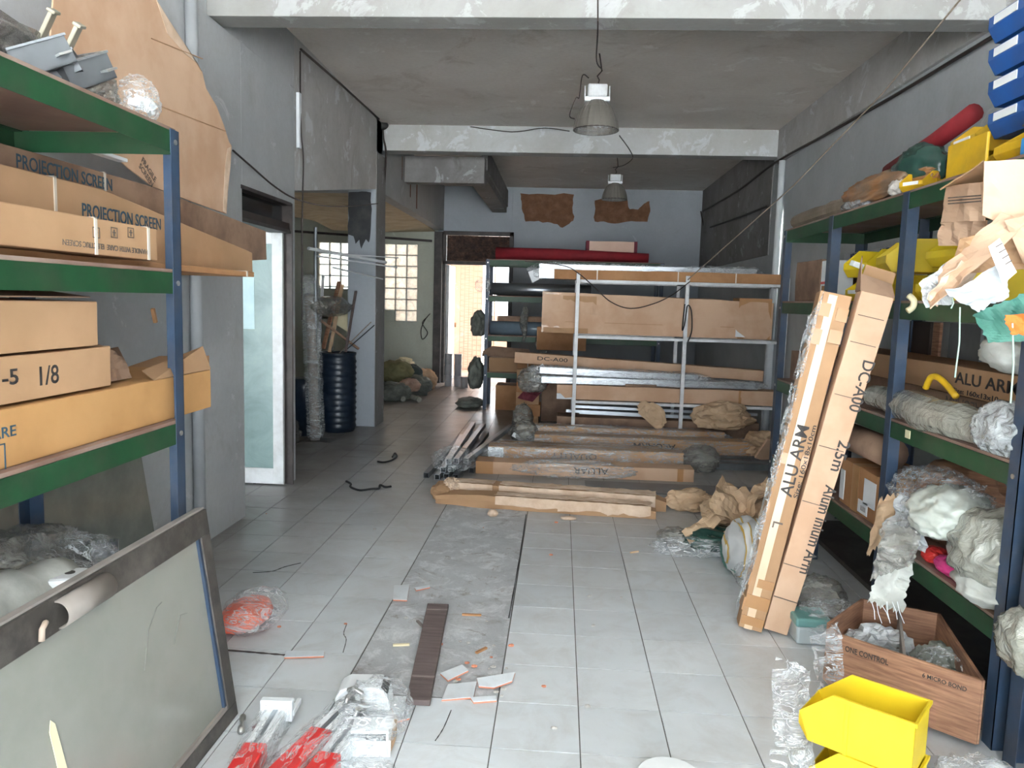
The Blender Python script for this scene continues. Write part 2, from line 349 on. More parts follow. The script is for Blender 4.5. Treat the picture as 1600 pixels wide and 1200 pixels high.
def wrap_film(o, M, L, w, h, mt, rng=(0, 1), seed=0, puff=.012, ends=.10):
    nx = max(10, int(L/.035)); rings = []; x0 = L*rng[0]-(ends if rng[0] == 0 else 0); x1 = L*rng[1]+(ends if rng[1] == 1 else 0); n = 20
    for i in range(nx+1):
        x = x0+(x1-x0)*i/nx; ring = []
        out = max(0, -x, x-L)/max(ends, 1e-6); sq = 1-.65*min(1, out)**.8
        for k in range(n):
            a = 2*math.pi*k/n+math.pi/4; c, s_ = math.cos(a), math.sin(a); m_ = max(abs(c), abs(s_))
            y, z = c/m_*w/2, s_/m_*h/2
            pf = puff*(.5+1.2*abs(nz((x*1.0, c*2, s_*2), 6, seed+4))+.6*abs(nz((x, c, s_), 17, seed)))
            y = (y + c*pf)*sq; z = (z + s_*pf)*sq + h/2
            ring.append(Vector((x, y, max(z, -.001))))
        rings.append(ring)
    b = MB(); b.M = M; b.ring(rings, caps=True); return b.build('plastic_wrap', mt, parent=o, smooth=True)
def blob(c, size, seed=0, amp=.35, sub=4, sc=1.9, flat=True, rot=0, tilt=0):
    "a crumpled lump: sphere pushed in and out by sharp-creased noise, flattened where it lies"
    bm = bmesh.new(); bmesh.ops.create_icosphere(bm, subdivisions=sub, radius=1)
    Rm = Matrix.Translation(Vector(c)) @ Matrix.Rotation(rot, 4, 'Z') @ Matrix.Rotation(tilt, 4, 'Y')
    vs = []
    for v in bm.verts:
        d = v.co.normalized(); o_ = Vector((seed*5.1, seed*2.3, seed*.7))
        n1 = 1-2*abs(noise.noise(d*sc+o_)); n2 = 1-2*abs(noise.noise(d*sc*2.3+o_*2)); n3 = 1-2*abs(noise.noise(d*sc*5+o_))
        r = 1+amp*(.62*n1+.28*n2+(.10*n3 if amp > .4 else .05*n3)-.35)
        p = Vector((d.x*r*size[0]/2, d.y*r*size[1]/2, d.z*r*size[2]/2))
        if flat: p.z = max(p.z + size[2]*.42, 0.0)
        vs.append(Rm @ p)
    fs = [tuple(v.index for v in f.verts) for f in bm.faces]; bm.free()
    b = MB(); b.add(vs, fs); return b
def lump(name, label, cat, c, size, mat, seed=0, group=None, **kw):
    b = blob(c, size, seed, **kw); return tag(b.build(name, mat, origin=c, smooth=kw.get('amp', .35) <= .4), label, cat, group)
def cloth(corners, nx, ny, amp, sc, seed, thick=.002, ragged=.0):
    "a creased sheet spanned by four corners a b c d (a-b one edge, d-c the other)"
    a, b_, c, d = [Vector(p) for p in corners]; nrm = (b_-a).cross(d-a).normalized(); vs = []; fs = []
    for j in range(ny+1):
        for i in range(nx+1):
            u, v = i/nx, j/ny
            if ragged:
                if i in (0, nx): u += ragged*nz((j*.37, i, 0), 1.7, seed)
                if j in (0, ny): v += ragged*nz((i*.41, j, 2), 1.9, seed+1)
            p = a.lerp(b_, u).lerp(d.lerp(c, u), v)
            h_ = 1-2*abs(nz(p, sc, seed)); h2 = 1-2*abs(nz(p, sc*2.6, seed+5))
            vs.append(p + nrm*amp*(h_+.4*h2-.4))
    for j in range(ny):
        for i in range(nx): k = j*(nx+1)+i; fs.append((k, k+1, k+nx+2, k+nx+1))
    m_ = MB(); m_.add(vs, fs); return m_
# ================================================================== THE SETTING
XL, XR, ZC, YB, YF = -2.1, 2.38, 3.46, 13.5, -2.8
# floor: separate tiles on dark grout, a strip two tiles wide has lost its tiles
b = MB(); T = .3; random.seed(4)
gx0 = -.612*T; gy0 = 7.976*T
def in_strip(cx, cy): return gx0-2*T < cx < gx0 and 2.78 < cy < 6.05
broken = {}
for i in range(-17, 9):
    for j in range(-18, 41):
        x, y = gx0+i*T, gy0+j*T
        if in_strip(x+T/2, y+T/2): continue
        g = .0022; k = len(b.v); h_ = [random.uniform(-.0008, .0008) for _ in range(4)]
        b.add([(x+g,y+g,h_[0]),(x+T-g,y+g,h_[1]),(x+T-g,y+T-g,h_[2]),(x+g,y+T-g,h_[3]),
               (x+g,y+g,-.01),(x+T-g,y+g,-.01),(x+T-g,y+T-g,-.01),(x+g,y+T-g,-.01)],
              [(0,1,2,3),(0,4,5,1),(1,5,6,2),(2,6,7,3),(3,7,4,0)], 0)
b.box((-5.3, -3.3, -.2), (2.6, 14.8, -.0035), 1)
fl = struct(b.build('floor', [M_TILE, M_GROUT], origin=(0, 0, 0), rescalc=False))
# broken strip: screed lying a little lower than the tiles, its skin chipped
b = MB(); nx_, ny_ = 24, 90; x0, x1, y0, y1 = gx0-2*T+.004, gx0-.004, 2.70, 5.98
vs = []; fs = []
for j in range(ny_+1):
    for i in range(nx_+1):
        x = x0+(x1-x0)*i/nx_; y = y0+(y1-y0)*j/ny_
        vs.append((x, y, -.0016+.0014*nz((x, y, 0), 9, 2)))
for j in range(ny_):
    for i in range(nx_): k = j*(nx_+1)+i; fs.append((k, k+1, k+nx_+2, k+nx_+1))
b.add(vs, fs); b.build('bare_screed', M_SCREED, parent=fl)
def wallbox(name, boxes, mat, bevel=.004):
    b = MB()
    for a, c in boxes: b.box(a, c)
    return struct(b.build(name, mat, origin=boxes[0][0], bevel=bevel))
M_DARKW2 = plaster('stained_grey_plaster', 'BDBDBC', 'CED1D3', 'AAA8A6', '928A83', 1.3, .58, .6)
wallbox('wall_left', [((XL+.03, YF, 0), (XL-.12, 4.87, 3.07)), ((XL+.03, 4.87, 2.18), (XL-.12, 5.76, 3.07)),
                      ((XL, 5.78, 0), (XL-.16, 5.93, 3.07)), ((XL, YF, 3.07), (XL-.2, 5.93, ZC)),
                      ((XL, 8.98, 2.69), (XL-.15, YB, ZC))], M_WALL)
wallbox('wall_right', [((XR, YF, 0), (XR+.15, YB, ZC)), ((XR-.001, 13.0, .0), (XR+.05, 13.4, .2))], M_WALLR)
wallbox('trim_4', [((XR-.03, YF, 3.09), (XR+.05, 8.86, ZC))], M_DARKW2)
wallbox('trim_5', [((XR-.012, 9.08, 2.1), (XR+.05, YB, ZC))], M_DARKW)
wallbox('wall_back', [((-.9, YB, 0), (XR+.15, YB+.2, ZC)), ((-2.2, YB, 2.64), (-.9, YB+.2, ZC)),
                      ((-2.2, YB, 0), (-2.1, YB+.2, 2.64))], M_WALLB)
wallbox('ceiling', [((-5.3, YF-1.5, ZC), (XR+.15, YB+.2, ZC+.2))], M_CEIL)  # runs past the front: unseen overhang added to block high sky
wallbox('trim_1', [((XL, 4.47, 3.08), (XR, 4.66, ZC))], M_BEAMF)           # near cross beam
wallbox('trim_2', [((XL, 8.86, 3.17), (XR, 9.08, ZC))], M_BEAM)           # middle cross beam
wallbox('trim_3', [((-2.0, 9.6, 2.93), (-1.0, 9.8, 3.25)), ((-1.25, 9.8, 3.02), (-1.0, YB, 3.12)), ((-1.06, 9.8, 3.12), (-.98, YB, 3.4))], M_DARKW)   # broken duct beam
b = MB(); b.box((-2.42, 8.55, 0), (XL, 8.98, ZC)); pil = struct(b.build('pillar', M_WALLB, origin=(-2.26, 8.76, 0), bevel=.01)); pil.name = 'column_1'
WM['column_1'] = Matrix.Translation(Vector((-2.26, 8.76, 0)))
# side rooms
M_TRIMW = M_DARKW
wallbox('wall_side_room', [((-5.3, YF, 0), (-5.15, YB, ZC)), ((-5.15, 5.80, 0), (XL-.16, 5.93, ZC)), ((-5.15, 8.82, 2.69), (-2.42, 8.95, ZC))], M_WALL)
# back wall of the side room, with a hole for the glass blocks
GX0, GX1, GZ0, GZ1 = -4.36, -2.56, 1.07, 2.44
wallbox('wall_side_back', [((-5.15, YB, 0), (-2.2, YB+.15, GZ0)), ((-5.15, YB, GZ1), (-2.2, YB+.15, ZC)), ((-5.15, YB, GZ0), (GX0, YB+.15, GZ1)),
                           ((GX1, YB, GZ0), (-2.2, YB+.15, GZ1)), ((GX0, YB, GZ0), (-3.16, YB+.15, GZ0+.2)), ((-3.16, YB, GZ0), (-2.96, YB+.15, GZ0+.2)), ((GX0, YB, GZ0), (-3.36, YB+.15, GZ0+.55))], M_SIDE)
b = MB(); g = MB(); random.seed(8)
cols = 9; rows = 7; cw = (GX1-GX0)/cols; rh = (GZ1-GZ0)/rows
for i in range(cols+1): b.box((GX0+i*cw-.008, YB+.02, GZ0), (GX0+i*cw+.008, YB+.1, GZ1))
for j in range(rows+1): b.box((GX0, YB+.02, GZ0+j*rh-.008), (GX1, YB+.1, GZ0+j*rh+.008))
for i in range(cols):
    for j in range(rows):
        g.box((GX0+i*cw+.006, YB+.03, GZ0+j*rh+.006), (GX0+(i+1)*cw-.006, YB+.09, GZ0+(j+1)*rh-.006))
wn = struct(b.build('window_1', M_WALL, origin=(-3.4, YB, GZ0))); g.build('glass_blocks', M_GBLOCK, parent=wn, bevel=.012)
b = MB(); b.plate([(XL, 5.93, 2.30), (XL, 8.55, 2.69), (XL, 8.82, 2.69), (XL, 8.82, ZC), (XL, 5.93, ZC)], (-.15, 0, 0)); b.build('lintel_wall', M_DARKW2, parent=bpy.data.objects['wall_left'])
# plywood ceiling of the side room, broken away at the far left
M_PLYC = simple('water_stained_plywood_ceiling', 'C9BCA2', 'BBAB8E', 3, .85, dirt='94805F', dscale=1.8, damt=.6, stretch=(1, 3, 1))
b = MB(); z = 2.74
pl = [(-2.26, 8.96, z), (-2.26, YB, z-.07), (-3.0, YB, z-.1), (-3.35, 12.7, z-.16), (-3.7, 12.2, z-.2), (-4.0, 11.6, z-.02), (-5.15, 11.2, z), (-5.15, 8.96, z)]
b.plate(pl, (0, 0, .012)); struct(b.build('ceiling_side_room', M_PLYC, origin=(-3.5, 11, z)))
b = MB()
for k in range(4): b.bar((-5.1, 11.7+k*.5, 2.86), (-2.3, 11.7+k*.5, 2.84), .04, .05)
for k in range(5): b.bar((-4.8+k*.5, 9.0, 2.80), (-4.8+k*.5, YB, 2.80), .04, .05)
b.box((-5.1, 11.0, 2.89), (-2.3, 13.49, 2.91)); tag(b.build('ceiling_batten_frame', M_WOOD), 'brown timber battens with an added dark backing in the broken side room ceiling', 'ceiling frame')  # backing slab added above the battens so the ceiling hole looks dark
# dark rail along the side room's back wall above the glass blocks
b = MB(); b.bar((-4.9, 13.46, 2.62), (-2.3, 13.46, 2.50), .03, .04); tag(b.build('picture_rail', M_DARK), 'dark wooden rail sloping across the wall above the glass blocks', 'rail')
# back door: dark frame, grille above, open doorway
b = MB(); b.box((-2.24, 13.34, 0), (-2.1, YB, 2.66)); b.box((-2.1, 13.42, 0), (-2.045, YB+.1, 2.66)); b.box((-2.1, 13.42, 2.10), (-.86, YB+.1, 2.16)); b.box((-2.1, 13.42, 2.61), (-.86, YB+.1, 2.68)); b.box((-.93, 13.42, 0), (-.86, YB+.1, 2.68))
d1 = struct(b.build('door_1', M_DARK, origin=(-1.5, 13.45, 0), bevel=.004))
b = MB(); random.seed(3)
for i in range(26):
    for j in range(9):
        x = -2.03+i*.0445; z = 2.18+j*.048
        if random.random() < .82:
            b.M = Matrix.Translation((x+.02, 13.47+random.uniform(-.01, .01), z+.02)) @ Matrix.Rotation(random.uniform(-.8, .8), 4, 'Y') @ Matrix.Rotation(random.uniform(-.5, .5), 4, 'X')
            b.box((-.026, -.003, -.017), (.026, .003, .017))
b.M = Matrix.Identity(4); b.box((-2.04, 13.5, 2.165), (-.93, 13.51, 2.605))  # backing plate added to block bright yard light behind the grille
b.build('transom_grille', simple('rusty_brown_louvre', '4A3830', '3A2C27', 12, .8, dirt='7A5A48', dscale=14, damt=.7), parent=d1)
b = MB(); b.box((-2.04, 13.50, 0.01), (-1.99, 14.25, 2.09)); b.build('door_leaf', M_WHITEM, parent=d1)
# glass door in the left wall, swung inwards, and dark transom over it
b = MB(); b.box((XL-.12, 4.87, 1.955), (XL+.03, 5.76, 1.98)); b.box((XL-.12, 4.87, 0), (XL+.0, 4.885, 1.96)); b.box((XL-.05, 5.765, 0), (XL+.035, 5.785, 2.18))
b.box((XL-.12, 4.85, 2.16), (XL+.035, 5.76, 2.185))
d2 = struct(b.build('door_2', M_DARK, origin=(XL, 5.3, 0)))
b = MB(); b.box((XL-.05, 4.87, 1.98), (XL-.04, 5.76, 2.165)); b.build('transom_glass', simple('black_transom_glass', '17191B', '24272A', 4, .12, dirt='3A3330', dscale=5, damt=.4), parent=d2)
b = MB(); b.box((XL-.10, 4.87, 1.965), (XL+.02, 5.76, 2.03)); b.build('transom_sill', simple('rust_brown_steel', '3E302A', '2E2522', 8, .6), parent=d2)
gd = empty('glass_door', 'white framed frosted green glass door swung open in the left wall', 'door', (XL-.02, 5.74, 0))
b = MB(); X0, X1, Z1 = -2.92, XL-.02, 1.955
b.box((X1-.082, 5.71, .012), (X1, 5.745, Z1)); b.box((X0, 5.71, .012), (X0+.08, 5.745, Z1)); b.box((X0+.08, 5.71, .012), (X1-.082, 5.745, .135)); b.box((X0+.08, 5.71, Z1-.085), (X1-.082, 5.745, Z1))
b.build('door_frame', M_WHITEM, parent=gd, bevel=.003)
b = MB(); b.box((X0+.08, 5.724, .135), (X1-.082, 5.730, Z1-.085)); b.build('glass_pane', M_FROST, parent=gd)
b = MB(); b.box((-2.55, 5.719, 1.22), (-2.345, 5.723, 1.62)); b.build('painted_reflection', simple('pale_blue_reflection', 'C6DCE0', 'B4CED3', 5, .7), parent=gd)  # pale rectangle painted in for a window reflection on the glass
b = MB(); b.tube([(-2.36, 5.728, .004), (-2.36, 5.728, .03)], .012); b.build('floor_bolt', M_DARK, parent=gd)
# patches of missing paint
def ragged(pts, n=6, amp=.02, seed=1):
    out = []
    for i, p in enumerate(pts):
        q = pts[(i+1) % len(pts)]
        for k in range(n):
            t_ = k/n; x = p[0]+(q[0]-p[0])*t_; y = p[1]+(q[1]-p[1])*t_
            out.append((x+amp*nz((x, y, 0), 9, seed)*2, y+amp*nz((y, x, 3), 9, seed+2)*2))
    return out
wb = bpy.data.objects['wall_back']
for pts, sd_ in (([(812, 303), (895, 303), (897, 345), (880, 355), (862, 348), (822, 345), (818, 328)], 1), ([(930, 312), (980, 312), (985, 326), (996, 328), (1006, 318), (1016, 316), (1012, 345), (960, 349), (928, 346)], 2)):
    w2 = [aty(x, y, YB) for x, y in pts]; rg = ragged([(p.x, p.z) for p in w2], 6, .02, sd_)
    b = MB(); b.plate([(x, YB-.004, z) for x, z in rg], (0, .008, 0)); b.build('bare_render_patch', M_RUST, parent=wb)
b = MB(); rg = ragged([(-2.41, 2.655), (-2.16, 2.655), (-2.155, 2.2), (-2.18, 2.1), (-2.22, 2.14), (-2.25, 2.02), (-2.28, 2.13), (-2.32, 2.08), (-2.35, 2.16), (-2.41, 2.18)], 5, .01, 4)
b.plate([(x, 8.546, z) for x, z in rg], (0, .008, 0)); b.build('black_paint_patch', M_SKIRT, parent=pil)
b = MB(); b.box((XL, 8.552, 0), (XL+.006, 8.978, 3.1)); b.build('dark_side_face', M_DARKW, parent=pil)  # darker sheet over the column's side face
wl = bpy.data.objects['wall_left']
for k, (y_, z0, z1, w_) in enumerate(((10.45, 2.86, 3.28, .05), (10.9, 2.76, 3.3, .07), (9.9, 3.0, 3.3, .03))):
    b = MB(); b.box((XL, y_, z0), (XL+.002, y_+w_, z1)); b.build('rust_run', simple('rust_streak', '6E4636', '7E6055', 20, .9), parent=wl)
# pipes and conduits on the walls
b = MB(); b.tube([(2.34, 8.6, 0), (2.34, 8.6, 3.08)], .035, 12); tag(b.build('conduit_pipe', M_WHITEP, smooth=True), 'white plastic pipe running up the right wall under the middle beam', 'pipe')
y_ = atx(309, 600, -2.03).y; b = MB(); b.tube([(-2.03, y_, 0), (-2.03, y_, 3.07)], .033, 12); tag(b.build('drain_pipe', simple('painted_grey_pipe', 'A5A9AC', '999DA0', 5, .6), smooth=True), 'pale grey painted pipe rising up the left wall beyond the left rack', 'pipe')
p, q = atx(465, 145, -2.08), atx(466, 232, -2.08); b = MB(); b.box((-2.085, p.y-.02, q.z), (-2.06, p.y+.03, p.z)); tag(b.build('trunking_strip', M_WHITEP), 'short white trunking strip high on the left wall by the opening', 'trunking')
b = MB(); b.box((-9, YB+.2, 3.3), (2, 18.2, 3.42)); struct(b.build('added_yard_shade', M_OUT, origin=(-2, 16, 3.3)))  # unseen slab added over the yard to cut its brightness
# outside the back door
b = MB(); b.box((-9, 14.8, -.1), (6, 30, -.02)); struct(b.build('floor_yard', simple('pale_concrete_yard', 'B3A79B', 'A4988B', 2, .8), origin=(0, 15, -.1)))
wallbox('wall_yard', [((-4.5, 16.4, -.02), (-1.70, 16.6, 4)), ((-1.62, 16.9, -.02), (-.2, 17.05, 1.15))], M_OUT)
b = MB()
for k in range(9): b.bar((-2.1+k*.09, 15.9, 0), (-2.1+k*.09, 15.9, 2.9), .012, .012, up=(1, 0, 0))
for k in range(26):
    z = .05+k*.11
    b.bar((-2.1, 15.89, z), (-1.38, 15.89, z+.1), .008, .008); b.bar((-2.1, 15.91, z+.1), (-1.38, 15.91, z), .008, .008)
b.bar((-2.1, 15.9, .03), (-1.38, 15.9, .03), .03, .03); b.bar((-2.1, 15.9, 2.9), (-1.38, 15.9, 2.9), .03, .03); b.bar((-1.38, 15.9, 0), (-1.38, 15.9, 2.9), .03, .03, up=(1, 0, 0))
tag(b.build('folding_gate', simple('peach_painted_steel', 'B39986', 'A38975', 6, .6)), 'pale peach folding lattice gate standing outside the back door', 'gate')
b = MB(); x_ = aty(704, 450, 14.6).x; b.tube([(x_, 14.6, 1.02), (x_, 14.6, 2.6)], .03, 10); b.tube([(x_-.1, 14.6, 1.0), (x_+.12, 14.6, 1.0)], .045, 10); b.tube([(x_-.02, 14.6, -.02), (x_-.02, 14.6, 1.0)], .05, 10)
tag(b.build('yard_pipe', M_CARD3, smooth=True), 'orange brown standing pipe with a cross piece outside the back door', 'pipe')

b = MB(); b.box((-25, -40, -.2), (25, -3.3, -.012)); struct(b.build('floor_street', simple('pale_street_concrete', 'C3C9CE', 'B3B9BE', 1, .85), origin=(0, -1.2, -.2)))
# ================================================================== LEFT RACK AND WHAT LIES ON IT
def rack(name, label, X0, X1, ys, levels, front=1, group=None, post=.04, railh=.07, height=None, bolts=True, horiz='Y', base=(0, 0)):
    """slotted-angle rack; X0 = aisle side, X1 = wall side, ys = stations of the posts along the run"""
    r = empty(name, label, 'shelf rack', (X0, ys[0], 0), group=group)
    H = height or max(levels)+.005; s = 1 if X1 > X0 else -1; t_ = .003
    def P(a, b_, z): return (a, b_, z) if horiz == 'Y' else (b_, a, z)
    for y in ys:
        e = 1 if y == ys[0] else -1
        for x, sx in ((X0, s), (X1, -s)):
            b = MB(); b.box(P(x, y, 0), P(x+sx*t_, y+e*post, H)); b.box(P(x, y, 0), P(x+sx*post, y+e*t_, H)); po = b.build('post', M_BLUE, parent=r)
            if bolts and x == X0:
                for z in levels:
                    b = MB(); a, c = P(x+s*t_, y+e*post*.5, z-.035), P(x-s*.004, y+e*post*.5, z-.035); b.tube([a, c], .009, 8); b.build('bolt', M_CHROME, parent=po)
    for z in levels:
        b = MB(); y0, y1 = ys[0], ys[-1]
        b.box(P(X0+s*.0035, y0+.004, z-railh), P(X0+s*.006, y1-.004, z)); b.box(P(X1-s*.006, y0+.004, z-railh), P(X1-s*.0035, y1-.004, z))
        for y, e in ((y0+.0035, 1), (y1-.0035, -1)): b.box(P(X0+s*.006, y, z-railh), P(X1-s*.006, y+e*.0025, z))
        b.box(P(X0+s*.006, y0+.006, z-.003), P(X0+s*.035, y1-.006, z)); b.box(P(X1-s*.006, y0+.006, z-.003), P(X1-s*.035, y1-.006, z))
        sh = b.build('shelf_frame', M_GREEN, parent=r)
        b = MB(); b.box(P(X0+s*.008, y0+.008, z+.0005), P(X1-s*.008, y1-.008, z+.012)); b.build('shelf_board', M_PLY, parent=r)
    return r
LX = -1.30
rack('shelf_rack', 'tall blue and green steel shelf rack against the left wall', LX, -1.88, [.95, 2.551], [.50, 1.04, 1.555, 2.02], 1, post=.055)
def lc(Xf, w, y0, y1, z, h, label, **k):     # a box lying along the left rack, its printed side towards the aisle
    return carton((Xf-w/2, y0, z), (Xf-w/2, y1, z), w, h, label, **k)
def ltext(s, pa, pb, Xf, y0, zb, mat, **k):      # lettering between two sighted points on the aisle side
    a, b_ = atx(*pa, Xf), atx(*pb, Xf); return (s, 1.0, a.y-y0, 'front', a.z-zb, 0, mat, b_.y-a.y)
def put_text(o, s, xa, z, size, mat, fit, w, face='front', ang=0, L=0, h=0):
    lettering(o, s, size, face_M(face, xa, z, L, w, h, ang), mat, fit=fit)
b1 = lc(-1.40, .40, 1.0, 3.42, 1.5675, .022, 'flat cardboard carton lying under the projection screen boxes', name='flat_carton', mat=M_CARD3, straps=(2.33,), seed=1)
b2 = lc(-1.335, .185, .6, 2.46, 1.5915, .103, 'lowest front projection screen box with care symbols on its side, left rack', name='projection_screen_box', mat=M_CARD, straps=(1.52, 1.80), seed=2)
for k, px in enumerate((150, 178, 204)):
    a = atx(px, 365, -1.335); M = Matrix.Translation((0, 0, 0))
    b = MB(); b.M = Matrix(((0, 0, 0, 0),)*4) if False else Matrix.Identity(4)
    y_, z_ = a.y, a.z
    for (u0, v0, u1, v1) in [tuple(q*.65 for q in Q) for Q in ((-.026, -.02, .026, -.016), (-.026, .024, .026, .028), (-.026, -.02, -.022, .028), (.022, -.02, .026, .028), (-.004, -.012, .004, .018), (-.012, .002, .012, .008))]: b.box((-1.3345, y_+u0, z_+v0), (-1.3335, y_+u1, z_+v1))
    b.build('care_symbol', M_INKG, parent=b2)
put_text(b2, 'HANDLE WITH CARE  ELECTRIC SCREEN', atx(230, 385, -1.335).y-.6, .032, .022, M_INKG, .42, .185, ang=180)
b3 = lc(-1.54, .17, .6, 3.74, 1.5915, .235, 'long projection screen box behind the lowest front one, blue lettering', zf=lambda x, z: z*(1-.56*max(0, (x-1.9)/1.24)), name='projection_screen_box', mat=M_CARD, straps=(1.65,), seed=3)
b4 = lc(-1.72, .15, .5, 4.38, 1.5915, .335, 'longest projection screen box at the rear of the left rack', zf=lambda x, z: z*(1-.22*max(0, (x-2.6)/1.28))+(.10*max(0, (x-2.6)/1.28) if z < .1 else 0), name='projection_screen_box', mat=M_CARDD, straps=(1.4, 2.3), seed=4)
for o, pa, pb, X, y0, w in ((b3, (127, 328), (250, 345), -1.54, .6, .17), (b4, (24, 258), (174, 290), -1.72, .5, .15)):
    a, c = atx(*pa, X), atx(*pb, X); put_text(o, 'PROJECTION SCREEN', a.y-y0, a.z-1.5915-(.02 if X > -1.6 else .006), .062, M_INKB, c.y-a.y, w)
GP = 'projection screen boxes on the left rack'
for o in (b2, b3, b4): o['group'] = GP
M_CARDO = simple('warm_orange_cardboard', 'BC9161', 'B08556', 3, .8, bump=.15, bscale=30, dirt='9A744E', dscale=3, damt=.3, spec=.2)
# cartons one level down
c1 = lc(-1.335, .33, .4, 2.83, 1.0525, .145, 'open ended long carton sticking out of the left rack, under two others', mat=M_CARDO, seed=5, dent=.005)
put_text(c1, 'HARDWARE', atx(23, 672, -1.335).y-.4-.26, atx(23, 680, -1.335).z-1.0525, .038, M_INKB, .26, .33)
b = MB(); a = atx(0, 712, -1.335)
for (u0, v0, u1, v1) in ((-.08, -.045, .016, -.042), (-.08, .025, .016, .028), (.013, -.045, .016, .028)): b.box((-1.3345, a.y+u0, a.z+v0), (-1.3325, a.y+u1, a.z+v1))
b.build('printed_frame', M_INKB, parent=c1)
b = MB(); b.add([(-1.34, 2.83, 1.197), (-1.66, 2.83, 1.197), (-1.64, 3.02, 1.225), (-1.42, 3.00, 1.235)], [(0, 1, 2, 3)]); b.build('carton_flap', M_CARD, parent=c1, thick=.004)
b = MB(); b.add([(-1.335, 2.42, 1.199), (-1.335, 2.83, 1.199), (-1.37, 2.84, 1.285), (-1.42, 2.5, 1.22)], [(0, 1, 2, 3)]); b.build('carton_flap', M_CARD, parent=c1, thick=.004)
b = MB(); b.add([(-1.665, 2.4, 1.199), (-1.665, 2.83, 1.199), (-1.72, 2.86, 1.27), (-1.72, 2.45, 1.25)], [(0, 1, 2, 3)]); b.build('carton_flap', M_CARDD, parent=c1, thick=.004)
c2 = lc(-1.345, .30, .4, 2.20, 1.206, .118, 'carton with handwritten figures in the middle of the left rack stack', mat=M_CARD, seed=6, dent=.006)
put_text(c2, '-5', atx(2, 598, -1.345).y-.4, atx(2, 603, -1.345).z-1.206, .055, M_INK, .055, .30)
put_text(c2, '1/8', atx(56, 590, -1.345).y-.4, atx(56, 603, -1.345).z-1.206, .07, M_INK, .075, .30)
c3 = lc(-1.345, .32, .4, 2.14, 1.330, .128, 'topmost plain carton of the stack on the left rack', mat=M_CARD, seed=7, dent=.006)
b = MB(); b.add([(-1.34, .6, 1.4695), (-1.34, 2.1, 1.4695), (-1.5, 2.12, 1.486), (-1.6, .8, 1.50)], [(0, 1, 2, 3)]); b.build('carton_flap', M_CARDD, parent=c3, thick=.003)
b = cloth([(-1.45, 2.14, 1.475), (-1.5, 2.32, 1.56), (-1.62, 2.30, 1.57), (-1.66, 2.1, 1.475)], 8, 6, .01, 9, 3); b.v = [v-Vector((0,.14,0.0)) for v in b.v]
tag(b.build('cardboard_scrap', M_CARDD, thick=.003), 'curled brown cardboard scrap rising behind the topmost left carton', 'cardboard')
b = cloth([(-1.4, 2.215, 1.206), (-1.4, 2.40, 1.206), (-1.46, 2.44, 1.275), (-1.42, 2.215, 1.335)], 8, 8, .012, 9, 5)
tag(b.build('kraft_paper_scrap', M_CARDD, thick=.003), 'dark folded brown paper wedged behind the handwritten left carton', 'paper')
# big cardboard sheet behind
pts = [(88, -60), (225, -60), (245, 0), (262, 28), (283, 60), (300, 85), (316, 112), (322, 138), (338, 165), (350, 196), (358, 222), (362, 228), (360, 262), (356, 300), (354, 334), (300, 315), (240, 292), (200, 262), (150, 215), (75, 120)]
b = MB(); W3 = [atx(x, y, -1.79) for x, y in pts]; W3 = [Vector((-1.79, p.y, p.z)) for p in W3]
b.plate(W3, (-.006, 0, 0)); sh = tag(b.build('cardboard_sheet', M_CARD2), 'big torn edged cardboard sheet standing behind the left rack above the screen boxes', 'cardboard')
for (ya, yb) in (((236, 60), (316, 92)), ((248, 165), (352, 205))):
    p, q = atx(*ya, -1.79), atx(*yb, -1.79); b = MB(); b.bar((-1.789, p.y, p.z), (-1.789, q.y, q.z), .003, .008, up=(1, 0, 0)); b.build('fold_crease', M_CARD, parent=sh)
b = MB(); e = [atx(x, y, -1.786) for x, y in ((245, 0), (262, 28), (283, 60), (300, 85), (316, 112), (310, 100), (290, 84), (262, 52))]; b.plate([Vector((-1.789, p.y, p.z)) for p in e], (.002, 0, 0)); b.build('torn_edge', M_TORN, parent=sh)
e = [atx(x, y, -1.786) for x, y in ((362, 228), (360, 262), (356, 300), (354, 334), (349, 330), (352, 262), (356, 232))]; b = MB(); b.plate([Vector((-1.789, p.y, p.z)) for p in e], (.002, 0, 0)); b.build('torn_edge', M_TORN, parent=sh)
p = atx(232, 255, -1.79); lettering(sh, 'FRAGILE\nSCREEN', .035, wm(sh).inverted() @ (Matrix(((0,0,1,-1.7885),(1,0,0,p.y-.06),(0,1,0,p.z),(0,0,0,1))) @ Matrix.Rotation(math.radians(-35), 4, 'Z')), M_INKG)
b = MB(); a, c = atx(120, 228, -1.66), atx(200, 248, -1.66); b.box((-1.66, a.y, c.z), (-1.70, c.y, a.z)); tag(b.build('white_box', M_PAPERW, bevel=.003), 'small white box lying on the rear screen box under the top shelf', 'box')
